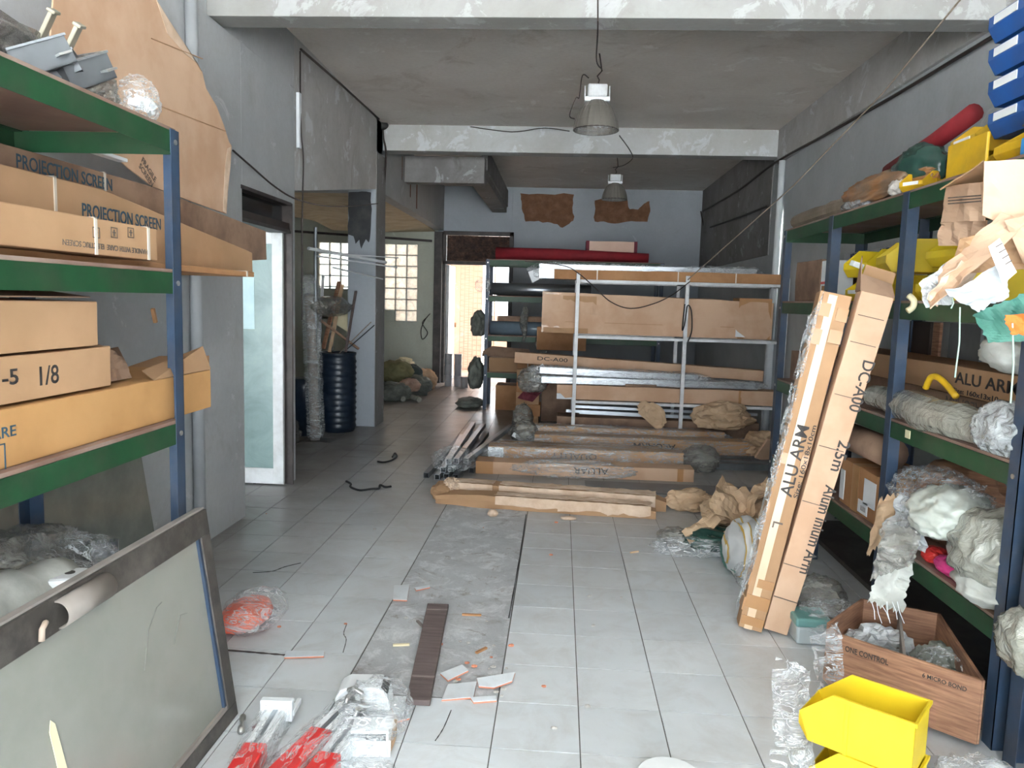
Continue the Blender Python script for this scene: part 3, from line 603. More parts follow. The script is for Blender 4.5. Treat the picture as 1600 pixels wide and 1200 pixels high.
# things on the top shelf
def ubracket(c, s, rot, label, mat=M_ALUD):
    o = empty('metal_bracket', label, 'bracket', c, rot, group='metal brackets on the top shelf of the left rack')
    t_ = .006
    b = MB(); b.M = wm(o) @ Matrix.Rotation(-.5, 4, 'Y')
    b.box((0, -s/2, 0), (s*1.3, s/2, t_)); b.box((0, -s/2, 0), (s*1.3, -s/2+t_, s*.6)); b.box((0, s/2-t_, 0), (s*1.3, s/2, s*.6)); b.box((0, -s/2, 0), (t_, s/2, s*.6)); b.build('bracket_body', mat, parent=o, bevel=.001)
    b = MB(); b.M = wm(o) @ Matrix.Rotation(-.5, 4, 'Y')
    for y in (-s/2, s/2): b.bar((0, y, s*.6), (s*1.3, y, s*.6), .012, .006)
    b.bar((s*1.3, -s/2, s*.6), (s*1.3, s/2, s*.6), .012, .006); b.bar((s*.6, -s/2, s*.6), (s*.6, s/2, s*.6), .012, .006); b.build('bracket_rim', M_ALU, parent=o)
    b = MB(); b.M = wm(o) @ Matrix.Rotation(-.5, 4, 'Y'); b.box((s*.9, -s*.75, s*.2), (s*1.2, -s/2, s*.2+t_)); b.build('fixing_lug', M_CHROME, parent=o)
    return o
for k, (px, py, s, rot, lb) in enumerate(((92, 92, .12, 1.2, 'grey U shaped metal bracket nearest the aisle on the left top shelf'), (60, 62, .10, .4, 'grey metal bracket lying against the cardboard sheet, left top shelf'),
        (128, 112, .07, 2.0, 'small pale metal bracket at the shelf edge, top of left rack'), (20, 60, .12, .9, 'grey metal bracket at the frame edge on the left top shelf'))):
    p = atx(px, py, -1.42-.05*(k % 2)); ubracket((p.x, p.y, 2.034), s, rot, lb)
for px, py, X, lab in ((78, 30, -1.5, 'cream plastic end cap poking up among the top shelf brackets'), (118, 52, -1.42, 'pale plastic clip lying over the top shelf brackets')):
    p = atx(px, py, X); b = MB(); b.M = Matrix.Translation(p) @ Euler((.3, .5, .4)).to_matrix().to_4x4(); b.box((-.006, -.022, -.09), (.006, .022, .03)); b.box((-.012, -.025, .02), (.012, .025, .03)); tag(b.build('plastic_clip', M_STICK, bevel=.003), lab, 'clip')
lump('plastic_bag', 'crumpled grey plastic heap on the left top shelf behind the brackets', 'plastic bag', (-1.62, 1.95, 2.033), (.34, .9, .22), M_FILMK, 11)
lump('plastic_bag', 'brown dusty plastic bag on the left top shelf beside the small connector bag', 'plastic bag', (-1.42, 2.25, 2.033), (.12, .22, .14), M_FILMG, 12)
cb = lump('connector_bag', 'small clear bag of white connectors at the far end of the left top shelf', 'plastic bag', (-1.36, 2.42, 2.033), (.10, .16, .14), M_FILM, 13)
b = MB()
for k in range(5): b.M = Matrix.Translation((-1.35+.012*(k % 2), 2.38+.02*k, 2.075+.012*(k % 2))) @ Euler((.3*k, .2, .5*k)).to_matrix().to_4x4(); b.box((-.02, -.012, -.01), (.02, .012, .012))
b.build('connectors', M_WHITEP, parent=cb, bevel=.002)
# bottom shelf
Z0 = .513
lump('plastic_heap', 'dark crumpled plastic heap at the back of the lowest left shelf', 'plastic bag', (-1.66, 2.12, Z0), (.34, .62, .24), M_FILMG, 21, sub=5)
lump('plastic_heap', 'shiny clear plastic lump on the lowest left shelf behind the sack roll', 'plastic bag', (-1.52, 2.28, Z0), (.22, .24, .2), M_FILM, 22)
b = MB(); pts = [(-1.62, 1.1, Z0+.1), (-1.58, 1.5, Z0+.1), (-1.52, 1.85, Z0+.1), (-1.47, 2.12, Z0+.08)]; pp = []
for i in range(3):
    for k in range(6): pp.append(Vector(pts[i]).lerp(Vector(pts[i+1]), k/6))
pp.append(Vector(pts[-1])); b.tube(pp, .09, 16, radii=[.092+.012*nz((i*.7, 0, 0), 1.3, 1)+.006*(i % 3) for i in range(len(pp))])
tag(b.build('sack_roll', M_FABG, smooth=True), 'creased grey white sack roll lying on the lowest left shelf', 'sack')
wc = empty('white_bracket', 'white plastic bracket cap in front of the sack roll on the lowest left shelf', 'bracket', (-1.40, 2.05, Z0), .3)
b = MB(); b.M = wm(wc); b.box((-.05, -.07, 0), (.05, .07, .12)); b.box((-.05, -.05, .12), (.04, .06, .155)); b.build('bracket_body', M_WHITEP, parent=wc, bevel=.012)
b = MB(); b.M = wm(wc); b.tube([(.0, .01, .15), (.0, .01, .157)], .014, 12); b.build('screw_cap', M_DARK, parent=wc)
ap = empty('aluminium_block', 'short ribbed aluminium profile offcut standing at the back of the lowest left shelf', 'profile', (-1.54, 2.44, Z0), .5)
b = MB(); b.M = wm(ap)
for k in range(5): b.box((-.035+k*.018, -.02, 0), (-.025+k*.018, .02, .12))
b.box((-.035, -.02, 0), (.047, -.014, .12)); b.build('profile_body', M_ALU, parent=ap)
for k, (y0, x, lb) in enumerate(((.99, -1.36, 'grey wooden lath at the aisle edge of the lowest left shelf'), (1.0, -1.42, 'grey wooden lath behind the edge lath, lowest left shelf'))):
    b = MB(); b.bar((x, y0, Z0+.02), (x-.03, 1.95, Z0+.02), .045, .035); tag(b.build('wooden_lath', M_PLANK), lb, 'lath', group='laths on the lowest left shelf')
b = MB(); b.M = Matrix.Translation((-1.46, 2.42, Z0+.01)) @ Matrix.Rotation(.9, 4, 'Z'); b.box((-.07, -.01, 0), (.07, .01, .012)); b.box((-.07, -.01, 0), (-.05, .04, .012)); tag(b.build('metal_offcut', M_CHROME), 'bright metal hinge bit near the ribbed profile offcut, lowest left shelf', 'hinge')
# smoked sheet leaning on the wall behind the rack
b = MB(); b.plate([(-1.96, 1.2, 0.01), (-1.96, 3.60, 0.01), (-2.03, 3.47, 1.0), (-2.03, 1.2, 1.0)], (-.008, 0, 0)); tag(b.build('smoked_glass_sheet', M_SMOKE), 'dusty dark glass sheet standing on the floor against the left wall behind the rack', 'glass sheet')
b = MB(); a = atx(239, 493, -2.03); b.bar(a+Vector((.006, -.012, .035)), a+Vector((.006, .012, -.035)), .016, .016); tag(b.build('wooden_plug', M_CARD3), 'small brown wooden plug stuck to the left wall seen through the rack', 'plug')
# ------------------------------------------------------------------ big framed board in the foreground
fb = empty('framed_board', 'large dusty glass board in a dark metal frame leaning on the left rack', 'framed board', (-1.115, 2.5, 0))
tl = math.atan2(.105, .745); HB = .752
FM = Matrix.Translation((-1.115, 2.5, .0)) @ Matrix.Rotation(-tl, 4, 'Y') @ Matrix.Rotation(math.radians(-90), 4, 'Z')     # X runs towards the camera, Z up the board, Y = aisle side
LB = 1.85; fw = .062
def fbx(nm, mt, boxes, bevel=.002, par=fb):
    b = MB(); b.M = FM
    for a, c in boxes: b.box(a, c)
    return b.build(nm, mt, parent=par, bevel=bevel)
M_FRAME = simple('dark_grey_window_frame', '47433F', '3B3836', 7, .5, dirt='7E7770', dscale=6, damt=.5)
fr = fbx('frame', M_FRAME, [((0, -.018, HB-.085), (LB, .018, HB)), ((0, -.018, 0), (LB, .018, .05)), ((0, -.018, .05), (fw, .018, HB-.085)), ((LB-fw, -.018, .05), (LB, .018, HB-.085))])
fbx('glazing_bead', M_BLUE, [((fw, .0, .05), (fw+.012, .012, HB-.085))], 0)
fbx('frame_cap', simple('pale_dusty_aluminium', 'A39C98', '8E8884', 6, .6), [((-.002, -.02, HB), (LB, .008, HB+.006))], 0)
fbx('glazing_bead', simple('pale_dusty_bead', '9A928C', '8E8680', 6, .6), [((fw, .0, .05), (LB-fw, .014, .064))], 0)
fbx('board_panel', M_BOARD, [((fw-.005, -.006, .045), (LB-fw+.005, .002, HB-.08))], 0)
M_CARDT = simple('dusty_grey_cardboard', '8E8680', '7E7771', 5, .85)
b = MB(); b.M = FM; n = 14; x0, x1 = .60, .80; R_ = .026
outer = [[(x, .018+R_*math.sin(math.pi*k/n)*1.25, HB-.045-R_*math.cos(math.pi*k/n)*1.3) for k in range(n+1)] for x in (x0, x1)]
vs = outer[0]+outer[1]; b.add(vs, [(k, k+1, n+2+k, n+1+k) for k in range(n)]); b.build('curved_handle', M_CARDT, parent=fb, thick=.004, smooth=True)
b = MB(); b.M = FM; b.tube([(.845, .02, HB-.045), (.855, .03, HB-.04), (.875, .034, HB-.048), (.878, .03, HB-.075)], .007, 10); b.build('handle_hook', simple('pale_bent_metal', 'B9A898', 'A9988A', 9, .6), parent=fb, smooth=True)
b = MB(); b.M = FM; b.plate([(.835, .004, .30), (.865, .004, .30), (.874, .004, .45), (.864, .004, .475), (.852, .004, .46)], (0, .002, 0)); b.build('masking_tape', M_CREAM, parent=fb)
b = MB(); b.M = FM
for (x0_, z0, x1_, z1) in ((.42, .50, .36, .545), (.36, .545, .33, .55), (.47, .40, .42, .50), (.30, .40, .24, .47), (.24, .47, .20, .46)): b.bar((x0_, .0026, z0), (x1_, .0026, z1), .002, .003, up=(0, 1, 0))
b.build('scratch_mark', simple('faint_scratch', '72716B', '7B7A74', 9, .7), parent=fb)
# ------------------------------------------------------------------ barrier arm ends in film, front floor
def arm(name, label, p, q, w, red, cap, seed, grp='red and white arm pieces on the front floor'):
    p, q = Vector(p), Vector(q); o = empty(name, label, 'barrier arm', M=frame(p, q-p), group=grp); L = (q-p).length
    def bx(nm, mt, a, c, bev=.003):
        b = MB(); b.M = wm(o); b.box(a, c); return b.build(nm, mt, parent=o, bevel=bev)
    bx('arm_profile', M_WHITEP, (0, -w/2, 0), (L, w/2, w*.9))
    bx('groove', M_ALU, (0, -w*.12, w*.9), (L, w*.12, w*.9+.002), 0)
    bx('red_sleeve', M_REDP, (red[0], -w/2-.004, -.0), (red[1], w/2+.004, w*.9+.006), .006)
    if cap == 'fork':
        for s in (-1, 1): bx('fork_prong', M_WHITEP, (L-.02, s*w*.75-.008, w*.5), (L+.07, s*w*.75+.008, w*.5+.02))
        bx('fork_head', M_WHITEP, (L-.03, -w*.8, .02), (L+.0, w*.8, w+.025), .004)
        b = MB(); b.M = wm(o)
        for k in range(3): b.tube([(L+.02+k*.022, -w*.75, w*.6), (L+.02+k*.022, w*.75, w*.6)], .003, 6)
        b.build('fork_pin', M_CHROME, parent=o)
    elif cap == 'hook':
        b = MB(); b.M = wm(o); b.tube([(L-.02, 0, w), (L+.0, 0, w+.02), (L+.03, 0, w+.015), (L+.04, 0, w-.03)], .008, 10); b.build('hook', M_CHROME, parent=o, smooth=True)
    if cap: wrap_film(o, wm(o), L, w*1.15, w*1.0, M_FILM, (0.15, 1), seed, puff=.012, ends=.05)
    return o
arm('barrier_arm', 'white arm piece with forked head and red sleeve, nearest the framed board', (-.90, 1.75, .003), (-.935, 2.46, .003), .07, (.20, .48), 'fork', 1)
arm('barrier_arm', 'film wrapped arm piece with a faded red sleeve, middle of the three', (-.88, 1.75, .003), (-.70, 2.50, .003), .07, (.34, .60), 'hook', 2)
arm('barrier_arm', 'white ribbed arm piece with red sleeve at the right of the bundle', (-.735, 1.75, .003), (-.645, 2.42, .003), .07, (.22, .46), 'hook', 3)
hd = empty('arm_housing', 'white rounded arm housing with two dark slots behind the barrier arms', 'housing', (-.67, 2.62, 0), .1)
b = MB(); b.M = wm(hd); pr = [(-.10, 0), (-.10, .05), (-.085, .075), (-.06, .09), (.06, .09), (.09, .06), (.10, .0)]
b.ring([[Vector((x, y, z)) for x, z in pr] for y in (-.055, .055)]); b.build('housing_body', M_WHITEP, parent=hd, bevel=.008)
b = MB(); b.M = wm(hd) @ Matrix.Translation((.076, 0, .076)) @ Matrix.Rotation(.79, 4, 'Y'); b.box((-.016, -.045, -.001), (.016, -.008, .003)); b.box((-.016, .002, -.001), (.016, .04, .003)); b.build('slot', M_BLACK, parent=hd)
b = MB(); b.M = wm(hd); b.tube([(-.05, -.06, .085), (-.03, -.075, .10), (0, -.08, .085), (.01, -.08, .02)], .009, 10); b.build('bent_pin', M_CHROME, parent=hd, smooth=True)
b = MB(); hp = Vector((-.57, 2.36, 0)); b.M = Matrix.Translation(hp) @ Matrix.Rotation(.1, 4, 'Z')
b.box((-.07, -.06, .055), (.06, -.052, .0)); b.box((-.07, -.06, .08), (.05, .03, .088)); b.box((.045, -.06, .0), (.053, .05, .088)); tag(b.build('white_cover', M_WHITEP, bevel=.002), 'thin white folded metal cover lying right of the barrier arms', 'cover')
lump('plastic_bag', 'clear crumpled film bag over the right end of the barrier arms', 'plastic bag', (-.60, 2.46, .005), (.24, .34, .15), M_FILM, 31)
lump('plastic_bag', 'loose clear film at the frame edge right of the arms', 'plastic bag', (-.55, 2.04, .003), (.22, .34, .10), M_FILM, 32)
sc_ = empty('screw_anchor', 'zinc screw anchor lying on the tile between the board and the arms', 'screw', (-1.05, 2.42, .012), 1.9)
b = MB(); b.M = wm(sc_) @ Matrix.Rotation(R90, 4, 'Y'); b.lathe([(0, -.05), (.012, -.045), (.012, -.02), (.006, -.018), (.006, .02), (.011, .03), (.011, .05), (0, .055)], 14); b.build('anchor_body', M_CHROME, parent=sc_, smooth=True)
b = MB(); b.M = Matrix.Translation((-.985, 2.41, 0)); b.lathe([(0, 0), (.022, .0), (.024, .012), (.014, .02), (0, .021)], 10); tag(b.build('round_stopper', M_MAROON), 'small dark red round cap on the floor beside the forked arm', 'cap')
lump('red_bag', 'clear bag with red contents on the floor at the board edge', 'plastic bag', (-1.38, 3.24, .003), (.20, .34, .10), simple('orange_red_plastic', 'DD5B3C', 'E2775C', 6, .3), 33, amp=.2)
lump('plastic_bag', 'clear film over the red bag beside the framed board', 'plastic bag', (-1.34, 3.24, .003), (.26, .40, .15), M_FILM, 34, amp=.2)
# ================================================================== CENTRE: WHITE RACK, FLOOR STOCK, BLUE RACK
def hollow(p, q, s, t_=.003, mi=0, b=None, h=None):
    b = b or MB(); p, q = Vector(p), Vector(q); M = frame(p, q-p); o = b.M; b.M = o @ M; L = (q-p).length; h = h or s
    a = s/2; c = a-t_; k = h/2; k2 = k-t_
    b.ring([[(x, y, z) for y, z in ((-a, -k), (a, -k), (a, k), (-a, k))] for x in (0, L)], caps=False)
    b.ring([[(x, y, z) for y, z in ((-c, -k2), (c, -k2), (c, k2), (-c, k2))] for x in (0, L)], caps=False)
    n = len(b.v)
    for x in (0, L):
        b.add([(x, -a, -k), (x, a, -k), (x, a, k), (x, -a, k), (x, -c, -k2), (x, c, -k2), (x, c, k2), (x, -c, k2)], [(0,1,5,4), (1,2,6,5), (2,3,7,6), (3,0,4,7)])
    b.M = o; return b
def profile(p, q, s, label, mat=None, group=None, h=None, name='metal_profile'):
    return tag(hollow(p, q, s, .0035, h=h).build(name, mat or M_ALU, M=frame(p, Vector(q)-Vector(p))), label, 'metal profile', group)
wr = empty('display_rack', 'white square tube frame rack standing in the middle of the room', 'rack', (.17, 8.1, 0))
for x in (.175, 1.315, 2.34):
    for y in (8.1, 8.72):
        b = MB(); b.box((x-.019, y-.019, 0), (x+.019, y+.019, 1.80)); b.build('post', M_WHITEM, parent=wr, bevel=.002)
for z in (.45, 1.145, 1.735):
    for y in (8.1, 8.72):
        b = MB(); b.box((.19, y-.014, z-.028), (2.36, y+.014, z)); b.build('rail', M_WHITEM, parent=wr)
    for x in (.175, 1.315, 2.34):
        b = MB(); b.box((x-.014, 8.118, z-.028), (x+.014, 8.70, z-.002)); b.build('cross_bar', M_WHITEM, parent=wr)
def xc(x0, x1, y, w, z0, z1, h, label, **k): return carton((x0, y, z0), (x1, y, z1), w, h, label, **k)
bigc = xc(-.20, 2.24, 8.36, .30, 1.165, 1.155, .43, 'very large long carton on the middle level of the white rack', mat=M_CARD2, seed=12, zf=lambda x, z: z if z < .1 else z*(1.02-.11*x/2.44), dent=.012, tapes=((0, .19), (-.36, .34)),
   marks=((.05, .15, .12, .27, 'front', M_PAPERW, 'shipping_label'), (.22, .58, .26, .40, 'front', M_CARD, 'old_tape'), (.2, 2.42, .118, .124, 'front', M_CARD, 'fold_crease'), (2.06, 2.24, .02, .12, 'front', M_PAPERW, 'shipping_label'), (.02, .5, .0, .055, 'front', M_CARD, 'old_tape')))
xc(-.08, 2.30, 8.28, .2, 1.738, 1.74, .10, 'long orange brown carton lying along the top of the white rack', mat=M_CARD3, seed=13, dent=.01, straps=(.45, 1.3, 1.9))
dc = xc(-.5, 2.26, 8.60, .16, .80, .68, .12, 'long carton lettered DC-A00 at the back of the white rack', mat=M_CARD2, seed=14)
put_text(dc, 'DC-A00', .25, .05, .06, M_INK, .34, .16)
c5 = xc(-.01, 2.33, 8.26, .22, .455, .455, .155, 'long plain carton on the lowest level of the white rack, white label at its end', mat=M_CARD2, seed=15, dent=.008, tapes=((1.93, .03),), marks=((.0, .17, .0, .06, 'front', M_PAPERW, 'shipping_label'),))
# foil-like wrapped aluminium profiles on the two levels
def wrapped_bundle(name, label, p, q, w, h, seed, n=3, cat='bundle', mt=None, film_=None, core=None, group=None):
    p, q = Vector(p), Vector(q); M = frame(p, q-p); L = (q-p).length; o = empty(name, label, cat, M=M, group=group)
    for k in range(n):
        b = MB(); y = -w/2+w/n*(k+.5); b.M = M; hollow((0, y, h/2), (L, y, h/2), w/n*.9, .003, b=b, h=h*.9); b.build('aluminium_profile', mt or M_ALU, parent=o)
    wrap_film(o, M, L, w, h, film_ or M_FILM, (0, 1), seed, puff=.018, ends=.14); return o
G1 = 'film wrapped aluminium bundles on the white rack'
wrapped_bundle('aluminium_bundle', 'film wrapped silver bundle lying on top of the white rack behind the orange carton', (-.25, 8.55, 1.742), (2.1, 8.6, 1.742), .28, .17, 1, 2, group=G1)
wrapped_bundle('aluminium_bundle', 'upper silver bundle of the pair on the lower level of the white rack', (-.2, 8.22, .72), (1.5, 8.3, .68), .12, .075, 2, 2, group=G1)
wrapped_bundle('aluminium_bundle', 'lower silver bundle of the pair on the lower level of the white rack', (-.18, 8.20, .62), (2.1, 8.26, .62), .12, .075, 3, 2, group=G1)
b = MB(); b.box((.72, 8.14, .618), (1.05, 8.30, .64)); tag(b.build('brown_pad', M_CARDD), 'small flat brown board on the lowest white rack carton', 'board')
for k, (x0, x1, z) in enumerate(((.1, 1.5, .30), (.2, 2.2, .34), (.25, 1.9, .26))):
    profile((x0, 8.35+k*.09, z-.0), (x1, 8.35+k*.09, z-.02), .03, 'thin bright tube lying under the lowest level of the white rack', M_ALU, 'bright tubes under the white rack')
xc(.0, 2.2, 8.5, .34, .0, .0, .235, 'dusty brown carton on the floor under the white rack', mat=M_CARDD, seed=16, dent=.01)
# floor rows, back to front
M_LAB = M_PAPERW
r1 = xc(-.42, 1.75, 8.0, .15, .0, .0, .19, 'rearmost film wrapped long carton on the floor, under the white rack', mat=M_CARD, seed=17, wrap=M_FILM, tapes=((-.2, .06),))
r2 = xc(-.22, 2.02, 7.72, .2, .0, .0, .15, 'film wrapped arm carton in the second floor row, upside down lettering', mat=M_CARD, seed=18, wrap=M_FILM, tapes=((-.14, .05),))
put_text(r2, 'ALUARM', 1.42, .10, .085, M_INK, .42, .2, ang=180)
r3 = xc(-.55, 1.0, 7.35, .16, .0, .0, .11, 'low film wrapped carton in the third floor row', mat=M_CARD, seed=19, wrap=M_FILM)
r4 = xc(-.62, 1.16, 6.95, .18, .0, .0, .16, 'film wrapped carton with a white end just behind the front floor carton', mat=M_CARD, seed=20, wrap=M_FILM, marks=((0, .14, .0, .15, 'front', M_WHITEP, 'white_end'),))
put_text(r4, 'QUALITY', 1.0, .12, .075, M_INKG, .42, .18, ang=180)
r5 = xc(-.685, 1.18, 6.52, .2, .0, .0, .108, 'front plain carton of the floor rows, with upside down lettering', mat=M_CARD2, seed=21, tapes=((.0, .15), (-.14, .05)))
put_text(r5, 'ALUAR', 1.14, .088, .075, M_INK, .30, .2, ang=180)
lump('plastic_wrap_scrap', 'crumpled clear film lying over the front floor carton', 'plastic film', (.16, 6.40, .01), (.95, .22, .15), M_FILM, 41, sub=5)
lump('plastic_bag', 'knotted clear plastic bag at the right end of the floor cartons', 'plastic bag', (1.32, 6.9, .003), (.32, .34, .24), M_FILMG, 42)
lump('plastic_bag', 'dusty grey bag at the left end of the second floor row', 'plastic bag', (-.33, 7.85, .003), (.26, .3, .26), M_FILMG, 43)
lump('plastic_bag', 'dusty grey bag at the left end of the rearmost floor row', 'plastic bag', (-.38, 8.35, .003), (.22, .3, .38), M_FILMG, 44)
for x, y, z, s in ((-.37, 7.73, .08, 1), ):
    b = MB(); b.M = Matrix.Translation((x, y, z)) @ Euler((.2, .5, 0)).to_matrix().to_4x4(); b.box((-.09, -.006, -.02), (.09, .006, .025)); tag(b.build('white_tag', M_PAPERW), 'white paper tag at the left end of the second floor row', 'tag')
Gp = 'grey profiles to the right of the floor cartons'
for k in range(3): profile((1.48, 7.0+k*.16, .03+.0*k), (2.1, 7.05+k*.16, .03), .10 if k == 1 else .07, 'smooth grey aluminium profile lying right of the knotted bag', M_ALUD, Gp, h=.06)
p, q = atz(694, 757, .01), atz(1150, 792, .01); profile((p.x, p.y, .012), (q.x, q.y+.02, .012), .02, 'thin grey strip lying on the floor behind the torn carton', M_ALUD)
b = MB(); b.box((.25, 5.95, .001), (2.1, 6.28, .012)); tag(b.build('grey_floor_sheet', simple('shaded_floor_grey', '8B8989', '7C7A7A', 3, .5)), 'flat grey sheet standing in for shaded floor in front of the cartons', 'panel')  # grey sheet stands in for a stretch of floor lying in shade
# torn long carton
tc = empty('torn_carton', 'long collapsed carton with torn peeling paper on the middle of the floor', 'box', (-.86, 5.45, 0))
def trough(p, q, w, h, seed, par, mat):
    p, q = Vector(p), Vector(q); M = frame(p, q-p); L = (q-p).length; b = MB(); b.M = M; rings = []
    for i in range(41):
        x = L*i/40; e = 1-.35*max(0, abs(i/20-1)-.8)/.2
        rings.append([Vector((x, y*w*e+.012*nz((x, y, 0), 4, seed), max(0, z*h*e+.014*nz((x, z, 5), 5, seed)))) for y, z in ((-.5, 0), (.5, 0), (.52, .9), (.35, 1.0), (-.1, .96), (-.42, .93), (-.52, .6))])
    b.ring(rings); o = b.build('cardboard_half', mat, parent=par, smooth=False); return M, L
for k, (p, q, w, h, sd_) in enumerate((((-.86, 5.44, 0), (.72, 5.29, 0), .15, .095, 51), ((-.80, 5.68, 0), (.82, 5.50, 0), .17, .115, 52))):
    M, L = trough(p, q, w, h, sd_, tc, M_CARD)
    random.seed(60+k)
    for j, (xa, xb) in enumerate(((.05, .35), (.40, .85), (.82, 1.25), (1.2, 1.55)) if k else ((.45, .95), (.9, 1.3), (1.25, 1.55))):
        pts = [(xa+(xb-xa)*t_/8, (.3 if k == 0 else .35)*h+.03*nz((t_*.5, j, k), 1.3, 7)) for t_ in range(9)] + [(xb-(xb-xa)*t_/8, h*1.02+.004+.006*nz((t_*.7, j, k), 1.3, 3)) for t_ in range(9)]
        b = MB(); b.M = M; b.plate([(x, -w/2-.016-.008*abs(nz((x, z, 0), 12, j)), z) for x, z in pts], (0, .006, 0)); b.build('peeled_paper', M_TORN, parent=tc)
        b = MB(); b.M = M; vs = []
        n_ = 14
        for u in range(n_+1):
            for v_ in range(7):
                x = xa+(xb-xa)*u/n_; y = -w*.45+w*.7*v_/6*(1 if k else .8); vs.append((x+.02*nz((u, v_, k), .7, 2), y+.015*nz((u, v_, 2), .9, j), h+.006+.014*abs(nz((x, y, 1), 14, j))))
        fs = [(u*7+v_, (u+1)*7+v_, (u+1)*7+v_+1, u*7+v_+1) for u in range(n_) for v_ in range(6)]
        b.add(vs, fs); b.build('peeled_paper', M_TORN, parent=tc, thick=.002)
b = blob((-.84, 5.56, .0), (.16, .3, .13), 53, amp=.3, sub=3); b.build('crushed_end', M_CARD, parent=tc)
b = blob((-.78, 5.60, .05), (.12, .2, .1), 54, amp=.5, sub=4); b.build('peeled_paper', M_TORN, parent=tc)
p = atz(770, 805, 0); lump('paper_scrap', 'small torn paper curl at the front edge of the torn carton', 'paper', (p.x, p.y-.02, 0), (.07, .06, .05), M_TORN, 55, sub=3)
p = atz(888, 812, 0); lump('paper_scrap', 'tiny paper crumb on the floor in front of the torn carton', 'paper', (p.x, p.y, 0), (.1, .05, .025), M_TORN, 56, sub=3)
# crumpled kraft paper and bags right of it
def kraft(label, c, size, seed, rot=0, tilt=0, mat=None, **k):
    return lump('crumpled_paper', label, 'paper', c, size, mat or M_KRAFT, seed, group='crumpled brown paper behind the leaning cartons', rot=rot, tilt=tilt, amp=.55, sub=4, sc=1.3, **k)
kraft('brown paper ball just right of the torn carton end', (1.0, 5.55, 0), (.30, .22, .16), 61)
kraft('small brown paper ball next to the paper ball at the torn carton end', (1.24, 5.5, 0), (.2, .2, .14), 62)
for k, (cs, lb) in enumerate(((((1110, 848), (1175, 775), (1205, 760), (1150, 835)), 'long folded strip of brown paper hanging lowest in the heap'), (((1065, 825), (1165, 760), (1185, 785), (1078, 845)), 'rolled brown paper sheet at the left of the heap'),
        (((1130, 740), (1165, 775), (1190, 830), (1110, 790)), 'creased brown paper sheet rising highest in the heap'), (((1150, 775), (1200, 745), (1210, 800), (1140, 830)), 'creased brown paper sheet at the right of the heap'))):
    Ys = (4.65, 4.95, 4.9, 4.55) if k < 2 else (5.05, 5.05, 4.7, 4.6)
    cc = [aty(x, y, Y) for (x, y), Y in zip(cs, Ys)]
    for c_ in cc: c_.z = max(c_.z, .02)
    b = cloth(cc, 16, 12, .045, 5.5, 70+k); b.v = [Vector((v.x, v.y, max(v.z, .006))) for v in b.v]
    tag(b.build('crumpled_paper', M_KRAFT, thick=.003), lb, 'paper', 'crumpled brown paper behind the leaning cartons')
kraft('large brown paper wad under the folded sheets', (1.26, 5.05, 0), (.45, .45, .24), 64, .3)
lump('plastic_bag', 'dark green plastic bag under the crumpled brown paper', 'plastic bag', (1.02, 4.68, 0), (.42, .3, .13), M_DGREEN, 65)
lump('plastic_bag', 'clear bag lying at the front of the brown paper heap', 'plastic bag', (.84, 4.52, 0), (.46, .2, .10), M_FILM, 66, sub=5)
lump('plastic_bag', 'dark shiny plastic lump left of the green bag', 'plastic bag', (.78, 4.72, 0), (.22, .2, .1), M_FILMG, 67)
p = atz(985, 865, 0); b = MB(); b.tube([(p.x, p.y, .006), (p.x+.05, p.y+.03, .006)], .006); tag(b.build('cork_bit', M_KRAFT), 'tiny tan stub at the tip of the clear bag', 'stub')
sk = lump('sack', 'white sack with yellow and grey stripes beside the leaning cartons', 'sack', (1.10, 4.22, 0), (.26, .42, .34), NT('x').m, 68, amp=.22)
t = NT('striped_woven_sack'); wv = t.n('TexWave', Scale=3.2, Distortion=1.5); t.link(t.co, wv.inputs['Vector'])
c = t.ramp(wv.outputs['Fac'], [(.3, 'C4C6C6'), (.5, 'B0B2B3'), (.62, 'C8A24A'), (.8, 'D5D6D4')], 'CONSTANT'); t.set(Base_Color=c, Roughness=.55); sk.data.materials[0] = t.m
lump('sack', 'green woven plastic sack beneath the striped sack', 'sack', (1.06, 4.3, 0), (.16, .4, .2), M_GREENB, 69, amp=.3)
lump('plastic_bag', 'clear plastic bag in front of the striped sack', 'plastic bag', (1.10, 4.0, 0), (.22, .3, .16), M_FILM, 70, amp=.3)
# bundle of white square tubes on the floor
random.seed(12); k = 0
near = [(-1.07, 6.15, .028), (-.97, 6.10, .028), (-.90, 6.14, .028), (-.82, 6.13, .028), (-.93, 6.16, .078), (-.87, 6.2, .078), (-.80, 6.25, .078), (-.90, 6.26, .128), (-.84, 6.3, .128), (-.72, 6.4, .028), (-.76, 6.32, .128)]
for i, p in enumerate(near):
    far_x = [-1.02, -.93, -.86, -.78, -.98, -.88, -.74, -.92, -.80, -.36, -.5][i]; L_ = 1.75+random.uniform(-.15, .35)
    profile(p, (far_x, p[1]+L_, p[2]-.004 if p[2] > .05 else p[2]), .045, 'hollow square aluminium tube in the bundle on the floor left of the cartons', M_ALU if i % 3 else M_ALUD, 'hollow aluminium tubes in a floor bundle')
lump('plastic_wrap_scrap', 'torn clear film over the near end of the floor tube bundle', 'plastic film', (-.88, 6.42, .03), (.34, .5, .2), M_FILM, 71)
